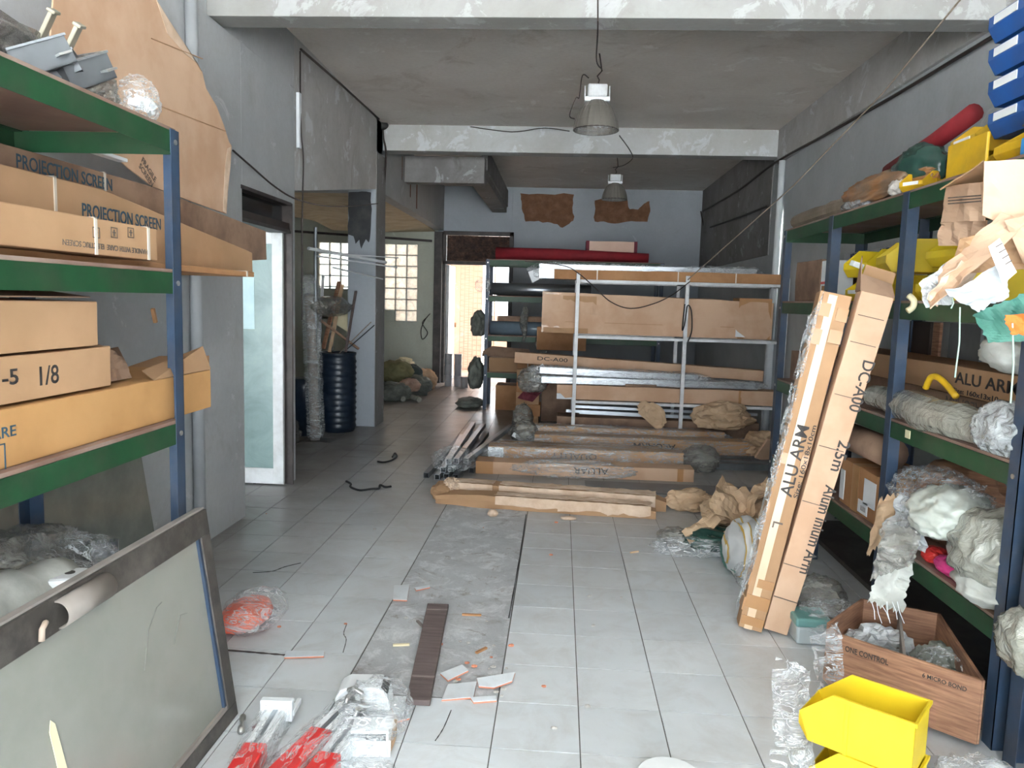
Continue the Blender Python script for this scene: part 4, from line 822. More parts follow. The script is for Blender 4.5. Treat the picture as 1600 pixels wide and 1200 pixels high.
# small carton stack and cloth
for k in range(6):
    xc(-.49, -.22+.02*(k % 2), 9.05+.01*k, .3, k*.139, k*.139, .136, ('bottom', 'second from bottom', 'third from bottom', 'fourth from bottom', 'fifth from bottom', 'topmost')[k]+' small brown carton of the stack left of the white rack', name='small_carton', mat=M_CARD3 if k % 2 else M_CARD, seed=30+k,
       straps=(.12,) if k % 2 else (), marks=((.16, .24, .03, .09, 'front', M_PAPERW, 'shipping_label'),) if k == 4 else (), group='small cartons stacked left of the white rack')
cc = [aty(x, y, 8.86) for x, y in ((838, 590), (858, 600), (832, 628), (808, 622))]; b = cloth(cc, 10, 10, .03, 7, 81); tag(b.build('maroon_cloth', M_MAROON, thick=.004), 'maroon cloth hanging over the small carton stack', 'cloth')
b = MB(); cc = [aty(x, y, 8.4) for x, y in ((825, 583), (848, 568), (852, 574), (832, 590))]; b.plate(cc, (0, .01, 0)); tag(b.build('white_card', M_PAPERW), 'bent white card at the left end of the silver bundles', 'card')
b = MB(); cc = [aty(x, y, 8.45) for x, y in ((825, 425), (845, 418), (850, 432), (832, 442))]; b.plate(cc, (0, .01, 0)); tag(b.build('white_card', M_PAPERW), 'white printed card hanging at the left end of the top silver bundle', 'card')
lump('plastic_bag', 'dusty plastic hanging at the left end of the silver bundles', 'plastic bag', (-.28, 8.35, .5), (.3, .25, .3), M_FILMG, 82)
kraft('crumpled brown paper jammed under the right of the white rack', (1.75, 8.05, .22), (.55, .35, .28), 83)
kraft('brown paper strip hanging from the lowest rack rail', (.95, 8.02, .27), (.3, .05, .2), 84, tilt=.7)
kraft('crumpled brown paper on the floor at the right end of the rows', (2.1, 7.7, .0), (.4, .5, .26), 85)
b = MB(); b.M = Matrix.Translation((2.05, 7.25, .13)) @ Euler((.4, .3, .5)).to_matrix().to_4x4(); b.box((-.16, -.02, -.1), (.16, .0, .12)); tag(b.build('cardboard_piece', M_CARD2), 'bent cardboard piece behind the leaning cartons at the floor rows', 'cardboard')
# blue and green rack at the back
rack('shelf_rack', 'blue and green shelf rack in front of the back wall, holding rolls and cartons', 10.265, 10.85, [-1.02, 1.35], [.51, 1.01, 1.545, 2.03], 1, horiz='X', post=.05)
b = MB(); b.tube([(-.9, 10.42, 2.125), (-.1, 10.40, 2.13), (.6, 10.40, 2.118), (1.15, 10.40, 2.11)], .075, 16, radii=[.085, .078, .07, .062]); tag(b.build('cloth_roll', M_RED, smooth=True), 'long deep red cloth roll on top of the back rack', 'cloth roll')
pb = carton((.32, 10.62, 2.045), (1.0, 10.62, 2.045), .3, .28, 'pale pinkish box with dark ends standing behind the red roll', mat=simple('pinkish_box_card', 'D9BBA8', 'CFAF9C', 3, .8), seed=40)
for x in (0, .645): b = MB(); b.M = wm(pb); b.box((x-.004, -.154, -.001), (x+.039, .154, .284)); b.build('dark_end', M_MAROON, parent=pb)
bw = lambda n_, x0, x1, y, w, z, h, lb, **k: xc(x0, x1, y, w, z, z, h, lb, name=n_, **k)
b = MB(); b.tube([(-.95, 10.40, 1.65), (.4, 10.44, 1.65)], .085, 16); o = tag(b.build('foil_roll', M_ALU, smooth=True), 'shiny silver foil roll on the upper level of the back rack', 'roll'); 
lump('plastic_bag', 'clear bag tuft at the left end of the silver foil roll', 'plastic bag', (-1.05, 10.22, 1.60), (.2, .06, .2), M_FILM, 91)
b = MB(); b.tube([(-.95, 10.42, 1.12), (.3, 10.42, 1.12)], .095, 18); tag(b.build('film_roll', simple('blue_grey_film_roll', '6F7F8C', '62717D', 4, .25), smooth=True), 'blue grey film roll on the middle level of the back rack', 'roll')
bw('cardboard_box', -.9, .3, 10.66, .3, 1.56, .12, 'dark flat carton behind the foil roll on the back rack', mat=M_CARDD, seed=41)
bw('cardboard_box', -.85, 1.1, 10.46, .34, 1.025+.19, .07, 'flat brown carton over the blue grey film roll', mat=M_CARDD, seed=42)
bw('cardboard_box', -.95, -.35, 10.45, .32, .525, .19, 'brown carton with open dark flap on the lower level of the back rack', mat=M_CARD, seed=43)
b = MB(); b.M = Matrix.Translation((-.7, 10.28, .73)); b.plate([(-.35, 0, 0), (.32, 0, 0), (.3, -.08, .12), (-.2, -.09, .15), (-.33, -.05, .08)], (0, .006, 0)); tag(b.build('cardboard_flap_sheet', M_CARDD), 'dark cardboard sheet tilted against the carton low on the back rack', 'cardboard')
bw('cardboard_box', -.85, -.28, 10.5, .4, .0, .34, 'orange brown carton on the floor under the back rack', mat=M_CARD3, seed=44)
bw('cardboard_box', -.30, .35, 10.12, .22, .86, .3, 'open cartons standing before the middle of the back rack', mat=M_CARD3, seed=45)
bw('cardboard_box', -.2, .4, 9.6, .3, .0, .8, 'tall brown carton on the floor between the two racks', mat=M_CARDD, seed=46)
for k, (x, z0, z1, lb) in enumerate(((-.48, .95, 1.42, 'thin cloudy plastic strip hanging on the back rack'), (-.22, .72, 1.15, 'wide cloudy plastic bag hanging beside the big carton'))):
    b = MB(); n_ = 10; b.tube([(x+.01*math.sin(i), 10.18, z1-(z1-z0)*i/n_) for i in range(n_+1)], .04, 8, radii=[.015+(.04 if k == 0 else .08)*math.sin(math.pi*min(.96, .1+i/n_)) for i in range(n_+1)]); tag(b.build('plastic_bag', M_FILMG), lb, 'plastic bag')
b = MB(); b.M = Matrix.Translation((-1.0, 10.2, .6)); 
lump('sacking', 'dark grey green sacking hanging at the left side of the back rack', 'sacking', (-1.12, 10.45, 1.0), (.2, .5, .36), M_GREYB, 92)
lump('sacking', 'dark grey green sacking below the first one at the back rack', 'sacking', (-1.14, 10.42, .28), (.2, .5, .45), M_GREYB, 93)
lump('sacking', 'low dark heap under the back rack at the passage', 'sacking', (-1.22, 10.5, .0), (.36, .5, .14), M_GREYB, 94)
# buckets at the back door
kx = [aty(x, 560, 12.95).x for x in (701, 714, 722)]
for i in range(7):
    col = (0, 0, 0, 1, 1, 1, 2)[i]; lev = (0, 1, 2, 0, 1, 2, 0)[i]; x = kx[col] if col < 2 else kx[1]+.11; x = kx[0] if col == 0 else (kx[0]+.165 if col == 1 else kx[0]+.30)
    b = MB(); z = lev*.187; y = 12.95 if col < 2 else 12.8; b.lathe([(0, 0), (.062, 0), (.066, .17), (.070, .172), (.070, .184), (.06, .186), (0, .186)], 18, c=(x, y, z))
    bk = tag(b.build('paint_bucket', simple('grey_tin', 'AEB0B4', '9C9EA2', 6, .45) if i == 0 else MATS['grey_tin'], smooth=False), ['lowest tin of the left column at the back door', 'middle tin of the left column at the back door', 'top tin of the left column at the back door', 'lowest tin of the middle column at the back door', 'middle tin of the middle column at the back door', 'top tin of the middle column at the back door', 'single grey tin standing right of the two columns'][i], 'tin', 'grey tins stacked at the back door')
# ------------------------------------------------------------------ side room
dr = empty('plastic_drum', 'dark blue plastic drum standing by the concrete column', 'drum', (-2.44, 8.25, 0))
M_DRUM = simple('dark_blue_drum_plastic', '1C2A3C', '16222F', 4, .35, dirt='3E4650', dscale=6, damt=.4)
b = MB(); prof = [(0, 0), (.18, 0)]
for k in range(12): z = .04+k*.065; prof += [(.195, z), (.205, z+.02), (.195, z+.045)]
prof += [(.19, .84), (.2, .85), (.2, .875), (.17, .875), (.165, .6), (0, .6)]
b.lathe(prof, 28, c=(-2.44, 8.25, 0)); b.build('drum_body', M_DRUM, parent=dr, smooth=True)
b = MB(); b.lathe([(0, 0), (.15, 0), (.16, .5), (.17, .6), (.14, .61), (0, .61)], 22, c=(-2.72, 7.95, 0)); tag(b.build('plastic_drum', M_DRUM, smooth=True), 'lower dark drum left of the tall blue drum', 'drum')
p = atz(487, 690, 0); X_, Y_ = p.x, p.y
fw_ = empty('wrapped_roll', 'tall film wrapped roll standing at the near edge of the side opening', 'roll', (X_, Y_+.05, 0))
b = MB(); b.tube([(X_+.02, Y_+.05, 0.01), (X_-.01, Y_+.05, .9), (X_-.04, Y_+.05, 1.5)], .05, 12); b.build('cardboard_core', M_CARDT, parent=fw_, smooth=True)
wrap_film(fw_, frame((X_+.02-.06, Y_+.05, .05), (-.06, 0, 1.45), (1, 0, 0)) , 1.6, .13, .13, M_FILM, (0, 1), 5, puff=.02, ends=.05)
lump('plastic_bundle', 'dusty plastic wrapped bundle resting on top of the standing rolls', 'bundle', (X_+.05, Y_+.5, 1.38), (.3, 1.0, .2), M_FILMG, 95, flat=False)
sp = [((482, 388), (603, 410), 'long white tube sticking out past the column from the side room', .016), ((495, 400), (620, 418), 'thin white tube below the long white tube past the column', .008), ((500, 395), (622, 403), 'thin grey tube above the others past the column', .006), ((520, 418), (598, 436), 'short white tube pointing at the column foot', .008)]
for (a, c, lb, r_) in sp:
    p, q = aty(*a, 7.2), aty(*c, 8.3); b = MB(); b.tube([p, q], r_, 8); tag(b.build('plastic_tube', M_WHITEP), lb, 'tube', 'tubes in the side room opening')
b = MB(); p = aty(493, 355, 7.6); q = aty(493, 500, 7.6); b.tube([(p.x, p.y, q.z-1.0), p], .018, 8); tag(b.build('metal_pole', M_ALUD), 'thin upright grey pole in the side room', 'pole')
st = [((505, 545), (530, 440), .05, M_WOOD, 'reddish board leaning in the side room behind the drum'), ((515, 550), (535, 445), .04, M_KRAFT, 'pale board leaning beside the reddish board'), ((540, 550), (556, 455), .03, M_PLANK, 'grey stick leaning against the column'), ((535, 552), (585, 508), .012, M_BLACK, 'dark rod jutting from the drum towards the column'),
      ((530, 552), (580, 503), .008, M_ROPE, 'thin pale rod jutting from the drum'), ((520, 548), (512, 470), .03, M_FILMG, 'plastic wrapped stick standing in the drum'), ((500, 500), (560, 545), .07, M_CARDD, 'dark board slanting down towards the drum'), ((497, 560), (505, 430), .03, M_WHITEM, 'pale slat behind the wrapped roll')]
for (a, c, w_, mt, lb) in st:
    p, q = aty(*a, 8.3), aty(*c, 8.5); b = MB(); b.bar(p, q, w_, max(.008, w_*.35)); tag(b.build('leaning_stick', mt), lb, 'stick', 'sticks and boards behind the blue drum')
b = MB(); p = [aty(x, y, 8.7) for x, y in ((520, 470), (548, 478), (545, 520), (515, 500))]; b.plate(p, (0, .01, 0)); tag(b.build('cream_board', M_CREAM), 'cream coloured board among the sticks in the side room', 'board')
lump('rubble_bag', 'grey rubble and plastic on the side room floor behind the wrapped roll', 'bag', (-2.75, 7.0, 0), (.5, .9, .35), M_FILMG, 96)
# heap beyond the column
hs = [((612, 622), 10.9, (.5, .4, .28), M_GREYB, 'grey green sack at the bottom left of the heap beyond the column'), ((650, 612), 11.6, (.45, .4, .32), M_GREYB, 'grey sack in the middle of the heap beyond the column'), ((665, 603), 12.3, (.34, .3, .36), M_KRAFT, 'tan paper bag at the right end of the heap by the door'),
      ((640, 590), 11.9, (.4, .3, .34), simple('dark_teal_cloth', '3E4A48', '333C3B', 8, .8), 'dark teal cloth lump on top of the heap'), ((618, 585), 11.6, (.5, .4, .34), simple('olive_cloth', '8A855F', '77724F', 8, .85), 'olive cloth lying high on the heap'), ((640, 605), 11.3, (.3, .3, .2), simple('dusty_pink_paper', 'B79B8A', 'A58876', 8, .85), 'dusty pink paper ball in the heap')]
for k, ((px, py), Y_, sz, mt, lb) in enumerate(hs):
    p = aty(px, py, Y_); lump('debris_sack', lb, 'sack', (p.x, Y_, max(0, p.z-sz[2]*.3)), sz, mt, 100+k, group='sacks and cloths heaped beyond the column', amp=.4)
for k, (a, c, lb) in enumerate((((600, 612), (630, 626), 'white tube end at the foot of the heap, left one'), ((622, 612), (655, 628), 'white tube end at the foot of the heap, right one'), ((600, 572), (632, 582), 'pale wooden slat lying on the heap'))):
    p, q = aty(*a, 11.3 if k < 2 else 11.6), aty(*c, 10.75 if k < 2 else 11.5); p.z = max(p.z, .05); q.z = max(q.z, .04); b = MB(); b.tube([p, q], .04, 10); tag(b.build('tube_end', M_FILMD if k < 2 else M_KRAFT), lb, 'tube')
b = blob((aty(632, 562, 12.0).x, 12.0, aty(632, 575, 12.0).z), (.28, .2, .18), 109, amp=.5, sub=3); tag(b.build('cream_paper', M_CREAM), 'cream crumpled paper on the top of the heap', 'paper')
# ------------------------------------------------------------------ lamps, cables
def highbay(c, r, label):
    x, y, z = c; o = empty('high_bay_lamp', label, 'lamp', c, group='ribbed high bay lamps under the ceiling'); s = r/.18
    b = MB(); n_ = 48; rings = []
    for rr, zz in ((.180, 0), (.178, .02), (.168, .07), (.150, .12), (.125, .17), (.095, .205), (.07, .225)):
        rings.append([(x+s*(rr+(.0025 if k % 2 else -.0025))*math.cos(2*math.pi*k/n_), y+s*(rr+(.0025 if k % 2 else -.0025))*math.sin(2*math.pi*k/n_), z+s*zz) for k in range(n_)])
    b.ring(rings, caps=False); sh_ = b.build('lamp_shade', M_LAMPB, parent=o, thick=.003)
    b = MB(); b.lathe([(.181*s, -.003), (.184*s, 0), (.181*s, .004)], 40, c=(x, y, z)); b.build('shade_rim', M_DARK, parent=o)
    b = MB(); b.lathe([(.02*s, -.022*s), (.12*s, -.014*s), (.178*s, 0), (.12*s, -.01*s), (.02*s, -.017*s)], 32, c=(x, y, z)); b.build('lens', M_FILM, parent=o, smooth=True)
    b = MB(); w_ = .078*s; b.box((x-w_, y-w_, z+.245*s), (x+w_, y+w_, z+.345*s)); hb = b.build('gear_box', M_WHITEM, parent=o, bevel=.014*s)
    b = MB()
    for k in range(7):
        for sy in (-1, 1): b.box((x-w_*.8+k*w_*.27-.003, y+sy*w_, z+.25*s), (x-w_*.8+k*w_*.27+.003, y+sy*(w_+.007), z+.34*s))
    b.build('cooling_fins', M_WHITEM, parent=hb)
    b = MB(); b.box((x-.1*s, y-.06*s, z+.215*s), (x+.1*s, y+.06*s, z+.25*s))
    for sx in (-1, 1): b.box((x+sx*.098*s-.004, y-.012, z+.23*s), (x+sx*.098*s+.004, y+.012, z+.345*s))
    b.build('mounting_bracket', M_WHITEP, parent=o, bevel=.004)
    b = MB(); b.tube([(x, y, z+.345*s), (x+.012, y, z+.39*s), (x-.005, y, z+.42*s), (x+.03, y, z+.46*s), (x+.005, y, ZC)], .006, 6); b.build('hanging_wire', M_CABLE, parent=o); return o
p = aty(931, 204, 6.3); highbay((p.x, 6.3, p.z), .18, 'nearer big grey ribbed high bay lamp hanging from the ceiling')
p = aty(960, 312, 10.2); highbay((p.x, 10.2, p.z), .165, 'farther small grey high bay lamp near the back wall')
def cable(name, label, pts, r=.006, mat=None, group=None):
    b = MB(); b.tube(pts, r, 6); return tag(b.build(name, mat or M_CABLE), label, 'cable', group)
def smooth(pts, n=6):
    pts = [Vector(p) for p in pts]; out = []
    for i in range(len(pts)-1):
        p0, p1, p2, p3 = pts[max(i-1, 0)], pts[i], pts[i+1], pts[min(i+2, len(pts)-1)]
        for k in range(n):
            t_ = k/n; out.append(.5*((2*p1)+(p2-p0)*t_+(2*p0-5*p1+4*p2-p3)*t_*t_+(3*p1-p0-3*p2+p3)*t_**3))
    return out+[pts[-1]]
cable('power_cable', 'brown cable looping down the side of the nearer lamp', smooth([aty(x, y, 6.35) for x, y in ((920, 122), (910, 118), (905, 152), (900, 153), (890, 180), (898, 186))]), .005)
cable('power_cable', 'dark cable running from the nearer lamp to the farther lamp', smooth([(p := aty(968, 212, 6.3)), aty(985, 236, 8.0), aty(988, 248, 9.3), aty(975, 258, 9.9), aty(958, 262, 10.2)]), .005)
cable('power_cable', 'thin cable hanging along the middle beam to the nearer lamp', smooth([aty(x, y, 8.8) for x, y in ((735, 198), (800, 206), (850, 200), (890, 205))]), .005)
cable('power_cable', 'dark cable above the nearer lamp crossing the near beam', smooth([aty(934, -30, 4.44), aty(934, 45, 4.44), aty(932, 95, 5.6), aty(940, 108, 6.1)]), .005)
cable('power_cable', 'black cable hanging across the left wall over the glass door', smooth([atx(364, 235, -2.06), atx(395, 262, -2.05), atx(430, 292, -2.05), atx(465, 312, -2.05), aty(510, 322, 7.0), aty(550, 322, 7.8), aty(590, 318, 8.5)]), .006)
cable('power_cable', 'cable running down the edge of the left wall at the side opening', smooth([atx(469, 80, -2.09), atx(470, 200, -2.06), aty(474, 250, 6.0), aty(472, 350, 6.0), aty(472, 500, 6.0)]), .006)
cable('power_cable', 'black cable along the top edge of the left beam', smooth([atx(470, 77, -2.05), atx(535, 134, -2.05), atx(592, 186, -2.05)]), .010)
cable('power_cable', 'brown pipe like cable running down the column', smooth([aty(598, 190, 8.84), aty(599, 215, 8.84), aty(603, 240, 8.84), aty(600, 300, 8.98), aty(598, 400, 8.98)]), .012)
lump('junction_box', 'black junction lump in the corner over the column', 'junction box', (aty(597, 190, 8.8).x, 8.8, aty(597, 196, 8.8).z), (.14, .08, .1), M_BLACK, 97, flat=False, amp=.2, sub=3)
cable('power_cable', 'dark cable along the crack of the right wall beam', smooth([atx(1600, 28, 2.34), atx(1500, 88, 2.34), atx(1400, 148, 2.34), atx(1300, 205, 2.34), atx(1210, 255, 2.34), atx(1150, 300, 2.34), atx(1098, 330, 2.34)]), .012)
cable('power_cable', 'cable dropping down the far right corner', smooth([aty(1095, 330, 13.3), aty(1100, 355, 13.3), aty(1112, 392, 13.3)]), .012)
cable('power_cable', 'cable sagging across the far right wall', smooth([atx(1110, 355, 2.34), atx(1140, 345, 2.34), atx(1200, 322, 2.34)]), .012)
cable('guide_rope', 'long pale rope slanting from the white rack up over the right racks', [aty(1075, 437, 8.05), aty(1240, 290, 5.9), aty(1380, 145, 4.8), aty(1500, 0, 3.9), aty(1530, -40, 3.7)], .005, M_ROPE)
cable('power_cable', 'dark cable sagging in front of the big carton on the white rack', smooth([aty(x, y, 8.06) for x, y in ((820, 408), (880, 415), (905, 428), (930, 450), (955, 472), (985, 482), (1020, 475), (1050, 461), (1078, 440))]), .006)
cable('power_cable', 'black cable loop hanging on the middle post of the white rack', smooth([aty(x, y, 8.06) for x, y in ((1070, 475), (1066, 515), (1070, 505), (1074, 478), (1080, 485), (1081, 515), (1075, 534))]), .007, M_BLACK)
cable('wire_scrap', 'piece of black wire on the floor by the side opening', smooth([atz(x, y, .006) for x, y in ((590, 721), (600, 722), (612, 719), (620, 713), (617, 708), (613, 714))]), .008, M_BLACK)
cable('wire_scrap', 'longer wavy piece of black wire on the floor nearer the camera', smooth([atz(x, y, .007) for x, y in ((541, 752), (548, 756), (548, 761), (562, 766), (580, 764), (592, 763), (594, 758), (602, 761), (611, 760))]), .009, M_BLACK)
cable('wall_wires', 'loose wires hanging on the wall under the glass blocks', smooth([aty(x, y, 13.4) for x, y in ((668, 495), (660, 505), (668, 520), (660, 530), (658, 515), (664, 500), (672, 490))]), .008)
# ================================================================== RIGHT RACKS AND WHAT LIES ON THEM
RX = 1.53; LV = (.44, .99, 1.53, 2.02)
def rack_bays(name, label, ys, levels, post=.06):
    r = rack(name, label, RX, 2.08, [ys[0], ys[-1]], levels, post=post, railh=.072)
    for y in ys[1:-1]:
        for x, s in ((RX, 1), (2.08, -1)):
            b = MB(); b.box((x-s*.003, y-post/2, 0), (x, y+post/2, 2.025)); b.box((x, y-.0015, 0), (x+s*post, y+.0015, 2.025)); po = b.build('post', M_BLUE, parent=r)
    return r
rack_bays('shelf_rack', 'long blue and green shelf rack along the right wall', [2.565, 3.58, 4.53, 5.47], LV)
rack_bays('shelf_rack', 'nearer blue and green shelf rack cut off by the right edge', [1.0, 2.50], (.40, .95, 1.5, 2.02), post=.07)
def rc(Xf, w, y0, y1, z, h, label, **k):     # a box lying along the right racks, printed side towards the aisle; runs from far to near
    return carton((Xf+w/2, y1, z), (Xf+w/2, y0, z), w, h, label, **k)
ZT = LV[3]+.0145
def bin_(c, rot, L, w, h, label, mat=None, group=None, tag_=True, lipf=.5, roll=0, name='storage_bin', M=None):
    "stacking bin: open hopper front at local x=0, back at x=L"
    M = M or (Matrix.Translation(Vector(c)) @ Matrix.Rotation(rot, 4, 'Z') @ Matrix.Rotation(roll, 4, 'X'))
    o = empty(name, label, 'storage bin', M=M, group=group); mat = mat or M_YELD; t_ = .004; lip = h*lipf
    b = MB(); b.M = M
    for y in (-w/2, w/2-t_):
        b.plate([(.0, y, lip*.55), (.03, y, 0), (L, y, 0), (L, y, h), (L*.30, y, h), (.0, y, lip)], (0, t_, 0))
    b.box((.03, -w/2, 0), (L, w/2, t_)); b.box((L-t_, -w/2, 0), (L, w/2, h)); b.plate([(.0, -w/2, lip*.55), (.0, -w/2, lip), (t_, -w/2, lip), (.035, -w/2, 0), (.03, -w/2, 0)], (0, w, 0))
    for y in (-w/2-.006, w/2): b.box((L*.30, y, h-.012), (L, y+.006, h))
    b.box((L, -w/2-.006, h-.012), (L+.006, w/2+.006, h)); b.build('bin_body', mat, parent=o, bevel=.0015)
    b = MB(); b.M = M
    for y in (-w/2-.004, w/2): b.box((L*.42, y, .0), (L*.45, y+.004, h-.012))
    b.build('side_rib', mat, parent=o)
    if tag_: b = MB(); b.M = M; b.box((-.003, -w*.32, lip*.62), (.0, w*.32, lip*.95)); b.build('label_card', M_PAPERW, parent=o)
    return o
GB = 'blue bins stacked on the right top shelf'
for k in range(4):
    bin_((1.62-.01*k, 3.02+.0*k, ZT+.13+k*.118), .0+R90*2-R90*2, .30, .23, .128, ('lowest blue bin of the stack on the right top shelf', 'second blue bin from the bottom on the right top shelf', 'third blue bin from the bottom on the right top shelf', 'topmost blue bin of the stack on the right top shelf')[k], M_BLUP, GB, lipf=.72)
bin_((1.64, 3.02, ZT), 0, .32, .21, .128, 'yellow bin carrying the blue bin stack', M_YELD, tag_=False)
GY = 'yellow bins on the right top shelf'
bin_((1.56, 2.86, ZT+.0), 0, .34, .20, .12, 'flat yellow bin on the right top shelf left of the light blue bin', M_YELD, GY, tag_=False)
b = carton((1.555, 3.28, ZT), (1.555, 2.99, ZT), .012, .13, 'long yellow bin side panel at the shelf edge under the blue bins', name='yellow_plastic_strip', cat='panel', mat=M_YELD)
bin_((1.66, 3.40, ZT+.12), 0, .3, .2, .14, 'yellow bin tilted on others left of the blue bins', M_YELD, GY)
bin_((1.66, 3.38, ZT), 0, .3, .2, .118, 'yellow bin under the tilted yellow bin', M_YELD, GY, tag_=False)
bin_((1.56, 3.62, ZT), .5, .2, .12, .09, 'small yellow bin at the shelf edge near the green bag', M_YELD, GY)
for k in range(4): bin_((1.60, 2.72-.0*k, ZT+.13+k*.13), .0, .3, .16, .14, ('yellow bin right of the lowest blue bin at the frame edge', 'yellow bin right of the second blue bin at the frame edge', 'yellow bin right of the third blue bin at the frame edge', 'topmost yellow bin at the frame edge')[k], M_YELD, 'yellow bins stacked at the right frame edge', tag_=False)
b = MB(); b.box((1.55, 2.62, ZT), (1.78, 2.78, ZT+.06)); tag(b.build('light_blue_tray', M_LBLUP, bevel=.008), 'light blue tray on the right top shelf under a grey bag', 'tray')
lump('grey_bag', 'dusty grey bag bulging out of the light blue tray', 'bag', (1.64, 2.72, ZT+.062), (.2, .17, .08), simple('grey_sack_cloth', '77716F', '67615F', 12, .85, bump=.3), 201, amp=.25)
lump('plastic_bag', 'dark green shiny plastic bag on the right top shelf', 'plastic bag', (1.68, 3.82, ZT), (.2, .4, .26), M_DGREEN, 202, amp=.25)
b = MB(); b.tube([atx(1390, 268, 1.80), atx(1460, 222, 1.80), atx(1522, 176, 1.80)], .042, 12); o = tag(b.build('red_roll', M_RED, smooth=True), 'long red roll slanting up behind the green bag on the right top shelf', 'roll')
random.seed(5)
pts = [Vector((1.60, 5.42-.09*i, ZT+.05)) for i in range(16)]; b = MB(); b.tube(pts, .05, 12, radii=[.045+.015*abs(nz((i*.9, 0, 0), 1.1, 4)) for i in range(16)]); tag(b.build('wrapped_roll', simple('dusty_brown_wrapping', '857869', '716554', 5, .75, bump=.5, bscale=22)), 'long dusty brown wrapped roll along the edge of the right top shelf', 'roll')
lump('brown_bundle', 'brown plastic bundle with orange patches on the right top shelf over the middle post', 'bundle', (1.64, 4.1, ZT), (.22, .9, .17), simple('dusty_orange_brown_film', '7A6A5A', 'A06A35', 4, .45, bump=.5, bscale=25), 203, amp=.35, sub=5)
lump('plastic_bag', 'pale plastic twist at the edge of the right top shelf', 'plastic bag', (1.56, 4.25, ZT), (.06, .4, .06), M_FILMW, 204)
lump('paper_bag', 'pale paper ball at the shelf edge beside the small yellow bin', 'paper', (1.57, 3.76, ZT), (.09, .1, .08), simple('pale_grey_paper', 'B9B4AE', 'A8A29B', 6, .8), 205)
# middle upper level
Z2 = LV[2]+.0145
GM = 'yellow bins on the middle shelf of the right rack'
bin_((1.60, 4.32, Z2+.13), .25, .3, .2, .15, 'yellow bin lying high at the left of the pile on the middle right shelf', M_YEL, GM, tag_=False)
bin_((1.62, 4.36, Z2), .1, .3, .2, .125, 'yellow bin with white card at the bottom left of the middle shelf pile', M_YEL, GM)
bin_((1.60, 3.98, Z2+.14), -.2, .3, .24, .16, 'yellow bin turned sideways with a brown tape curl, middle right shelf', M_YEL, GM, tag_=False)
bin_((1.62, 4.02, Z2), .0, .3, .22, .13, 'yellow bin under the sideways one on the middle right shelf', M_YEL, GM, tag_=False)
bin_((1.62, 3.42, Z2+.15), .0, .3, .26, .13, 'yellow bin standing on the large one right of the middle post', M_YEL, GM, tag_=False)
bin_((1.58, 3.40, Z2), -.05, .34, .30, .145, 'large yellow bin right of the middle post at shelf edge', M_YEL, GM, tag_=False)
p = aty(1348, 414, 4.1); b = MB(); b.M = Matrix.Translation((p.x-.03, 4.1, p.z)) @ Euler((.2, .3, .2)).to_matrix().to_4x4(); b.box((-.03, -.02, -.014), (.03, .02, .014)); tag(b.build('white_block', M_WHITEP, bevel=.002), 'small white block lying among the yellow bins', 'block')
wbx = rc(1.93, .12, 4.45, 5.42, Z2, .33, 'white paint carton standing behind the yellow bins', name='paint_carton', mat=simple('white_printed_card', 'D9DDE0', 'CBD0D4', 5, .6), dent=.002)
M_NAVY = simple('navy_printed_ink', '1E2B5C', '243266', 20, .6)
put_text(wbx, 'JOTUN', .60, .285, .055, M_NAVY, .24, .12); put_text(wbx, 'JOTUN', .12, .285, .055, M_NAVY, .24, .12)
b = MB(); b.box((1.926, 4.46, Z2+.09), (1.929, 5.41, Z2+.11)); b.build('red_stripe', M_REDP, parent=wbx)
pc = rc(1.60, .25, 4.85, 5.35, Z2, .26, 'open carton with dark flap on the far middle right shelf', name='cardboard_box', mat=M_CARDD, dent=.01)
pt = empty('paint_carton', 'white and red printed carton beside the far right post', 'box', (1.58, 4.72, Z2))
b = MB(); b.M = wm(pt); b.box((0, -.07, 0), (.14, .07, .24)); b.build('carton_body', M_WHITEP, parent=pt, bevel=.002)
b = MB(); b.M = wm(pt); b.box((-.001, -.05, .02), (.002, .05, .09)); b.build('picture_print', M_CARD3, parent=pt); b = MB(); b.M = wm(pt); b.box((-.001, -.07, .1), (.002, .07, .115)); b.build('red_stripe', M_REDP, parent=pt)
# big crumpled cardboard and what hangs with it
def sheet(name, label, cat, pxs, Ys, nx, ny, amp, sc, seed, mat, thick=.003, ragged=0, group=None):
    cc = [aty(x, y, Y) for (x, y), Y in zip(pxs, Ys)]; b = cloth(cc, nx, ny, amp, sc, seed, ragged=ragged); return tag(b.build(name, mat, thick=thick), label, cat, group)
kb = empty('crushed_carton', 'big crushed cardboard box bulging out of the right rack at eye level', 'box', (1.45, 2.8, 1.6))
def ksheet(nm, pxs, Ys, nx, ny, amp, sc, seed, mat, thick=.003, ragged=0):
    cc = [aty(x, y, Y) for (x, y), Y in zip(pxs, Ys)]; return cloth(cc, nx, ny, amp, sc, seed, ragged=ragged).build(nm, mat, parent=kb, thick=thick)
ksheet('carton_side', ((1538, 252), (1660, 246), (1660, 390), (1535, 336)), (2.55, 2.5, 2.45, 2.5), 10, 8, .008, 6, 301, M_CARD2, .005)
ksheet('carton_side', ((1478, 290), (1539, 284), (1536, 345), (1468, 347)), (2.85, 2.6, 2.55, 2.85), 8, 8, .012, 7, 302, M_CARD2, .005)
ksheet('carton_flap', ((1470, 298), (1538, 252), (1540, 285), (1478, 292)), (2.8, 2.56, 2.7, 2.9), 8, 4, .006, 8, 303, M_CARD, .005)
ksheet('carton_side', ((1466, 348), (1540, 344), (1530, 385), (1466, 384)), (2.85, 2.58, 2.6, 2.85), 8, 8, .016, 9, 304, M_CARD2, .004)
ksheet('folded_flap', ((1436, 450), (1560, 330), (1600, 345), (1452, 482)), (2.7, 2.45, 2.4, 2.62), 16, 6, .02, 6, 305, M_CARD2, .004)
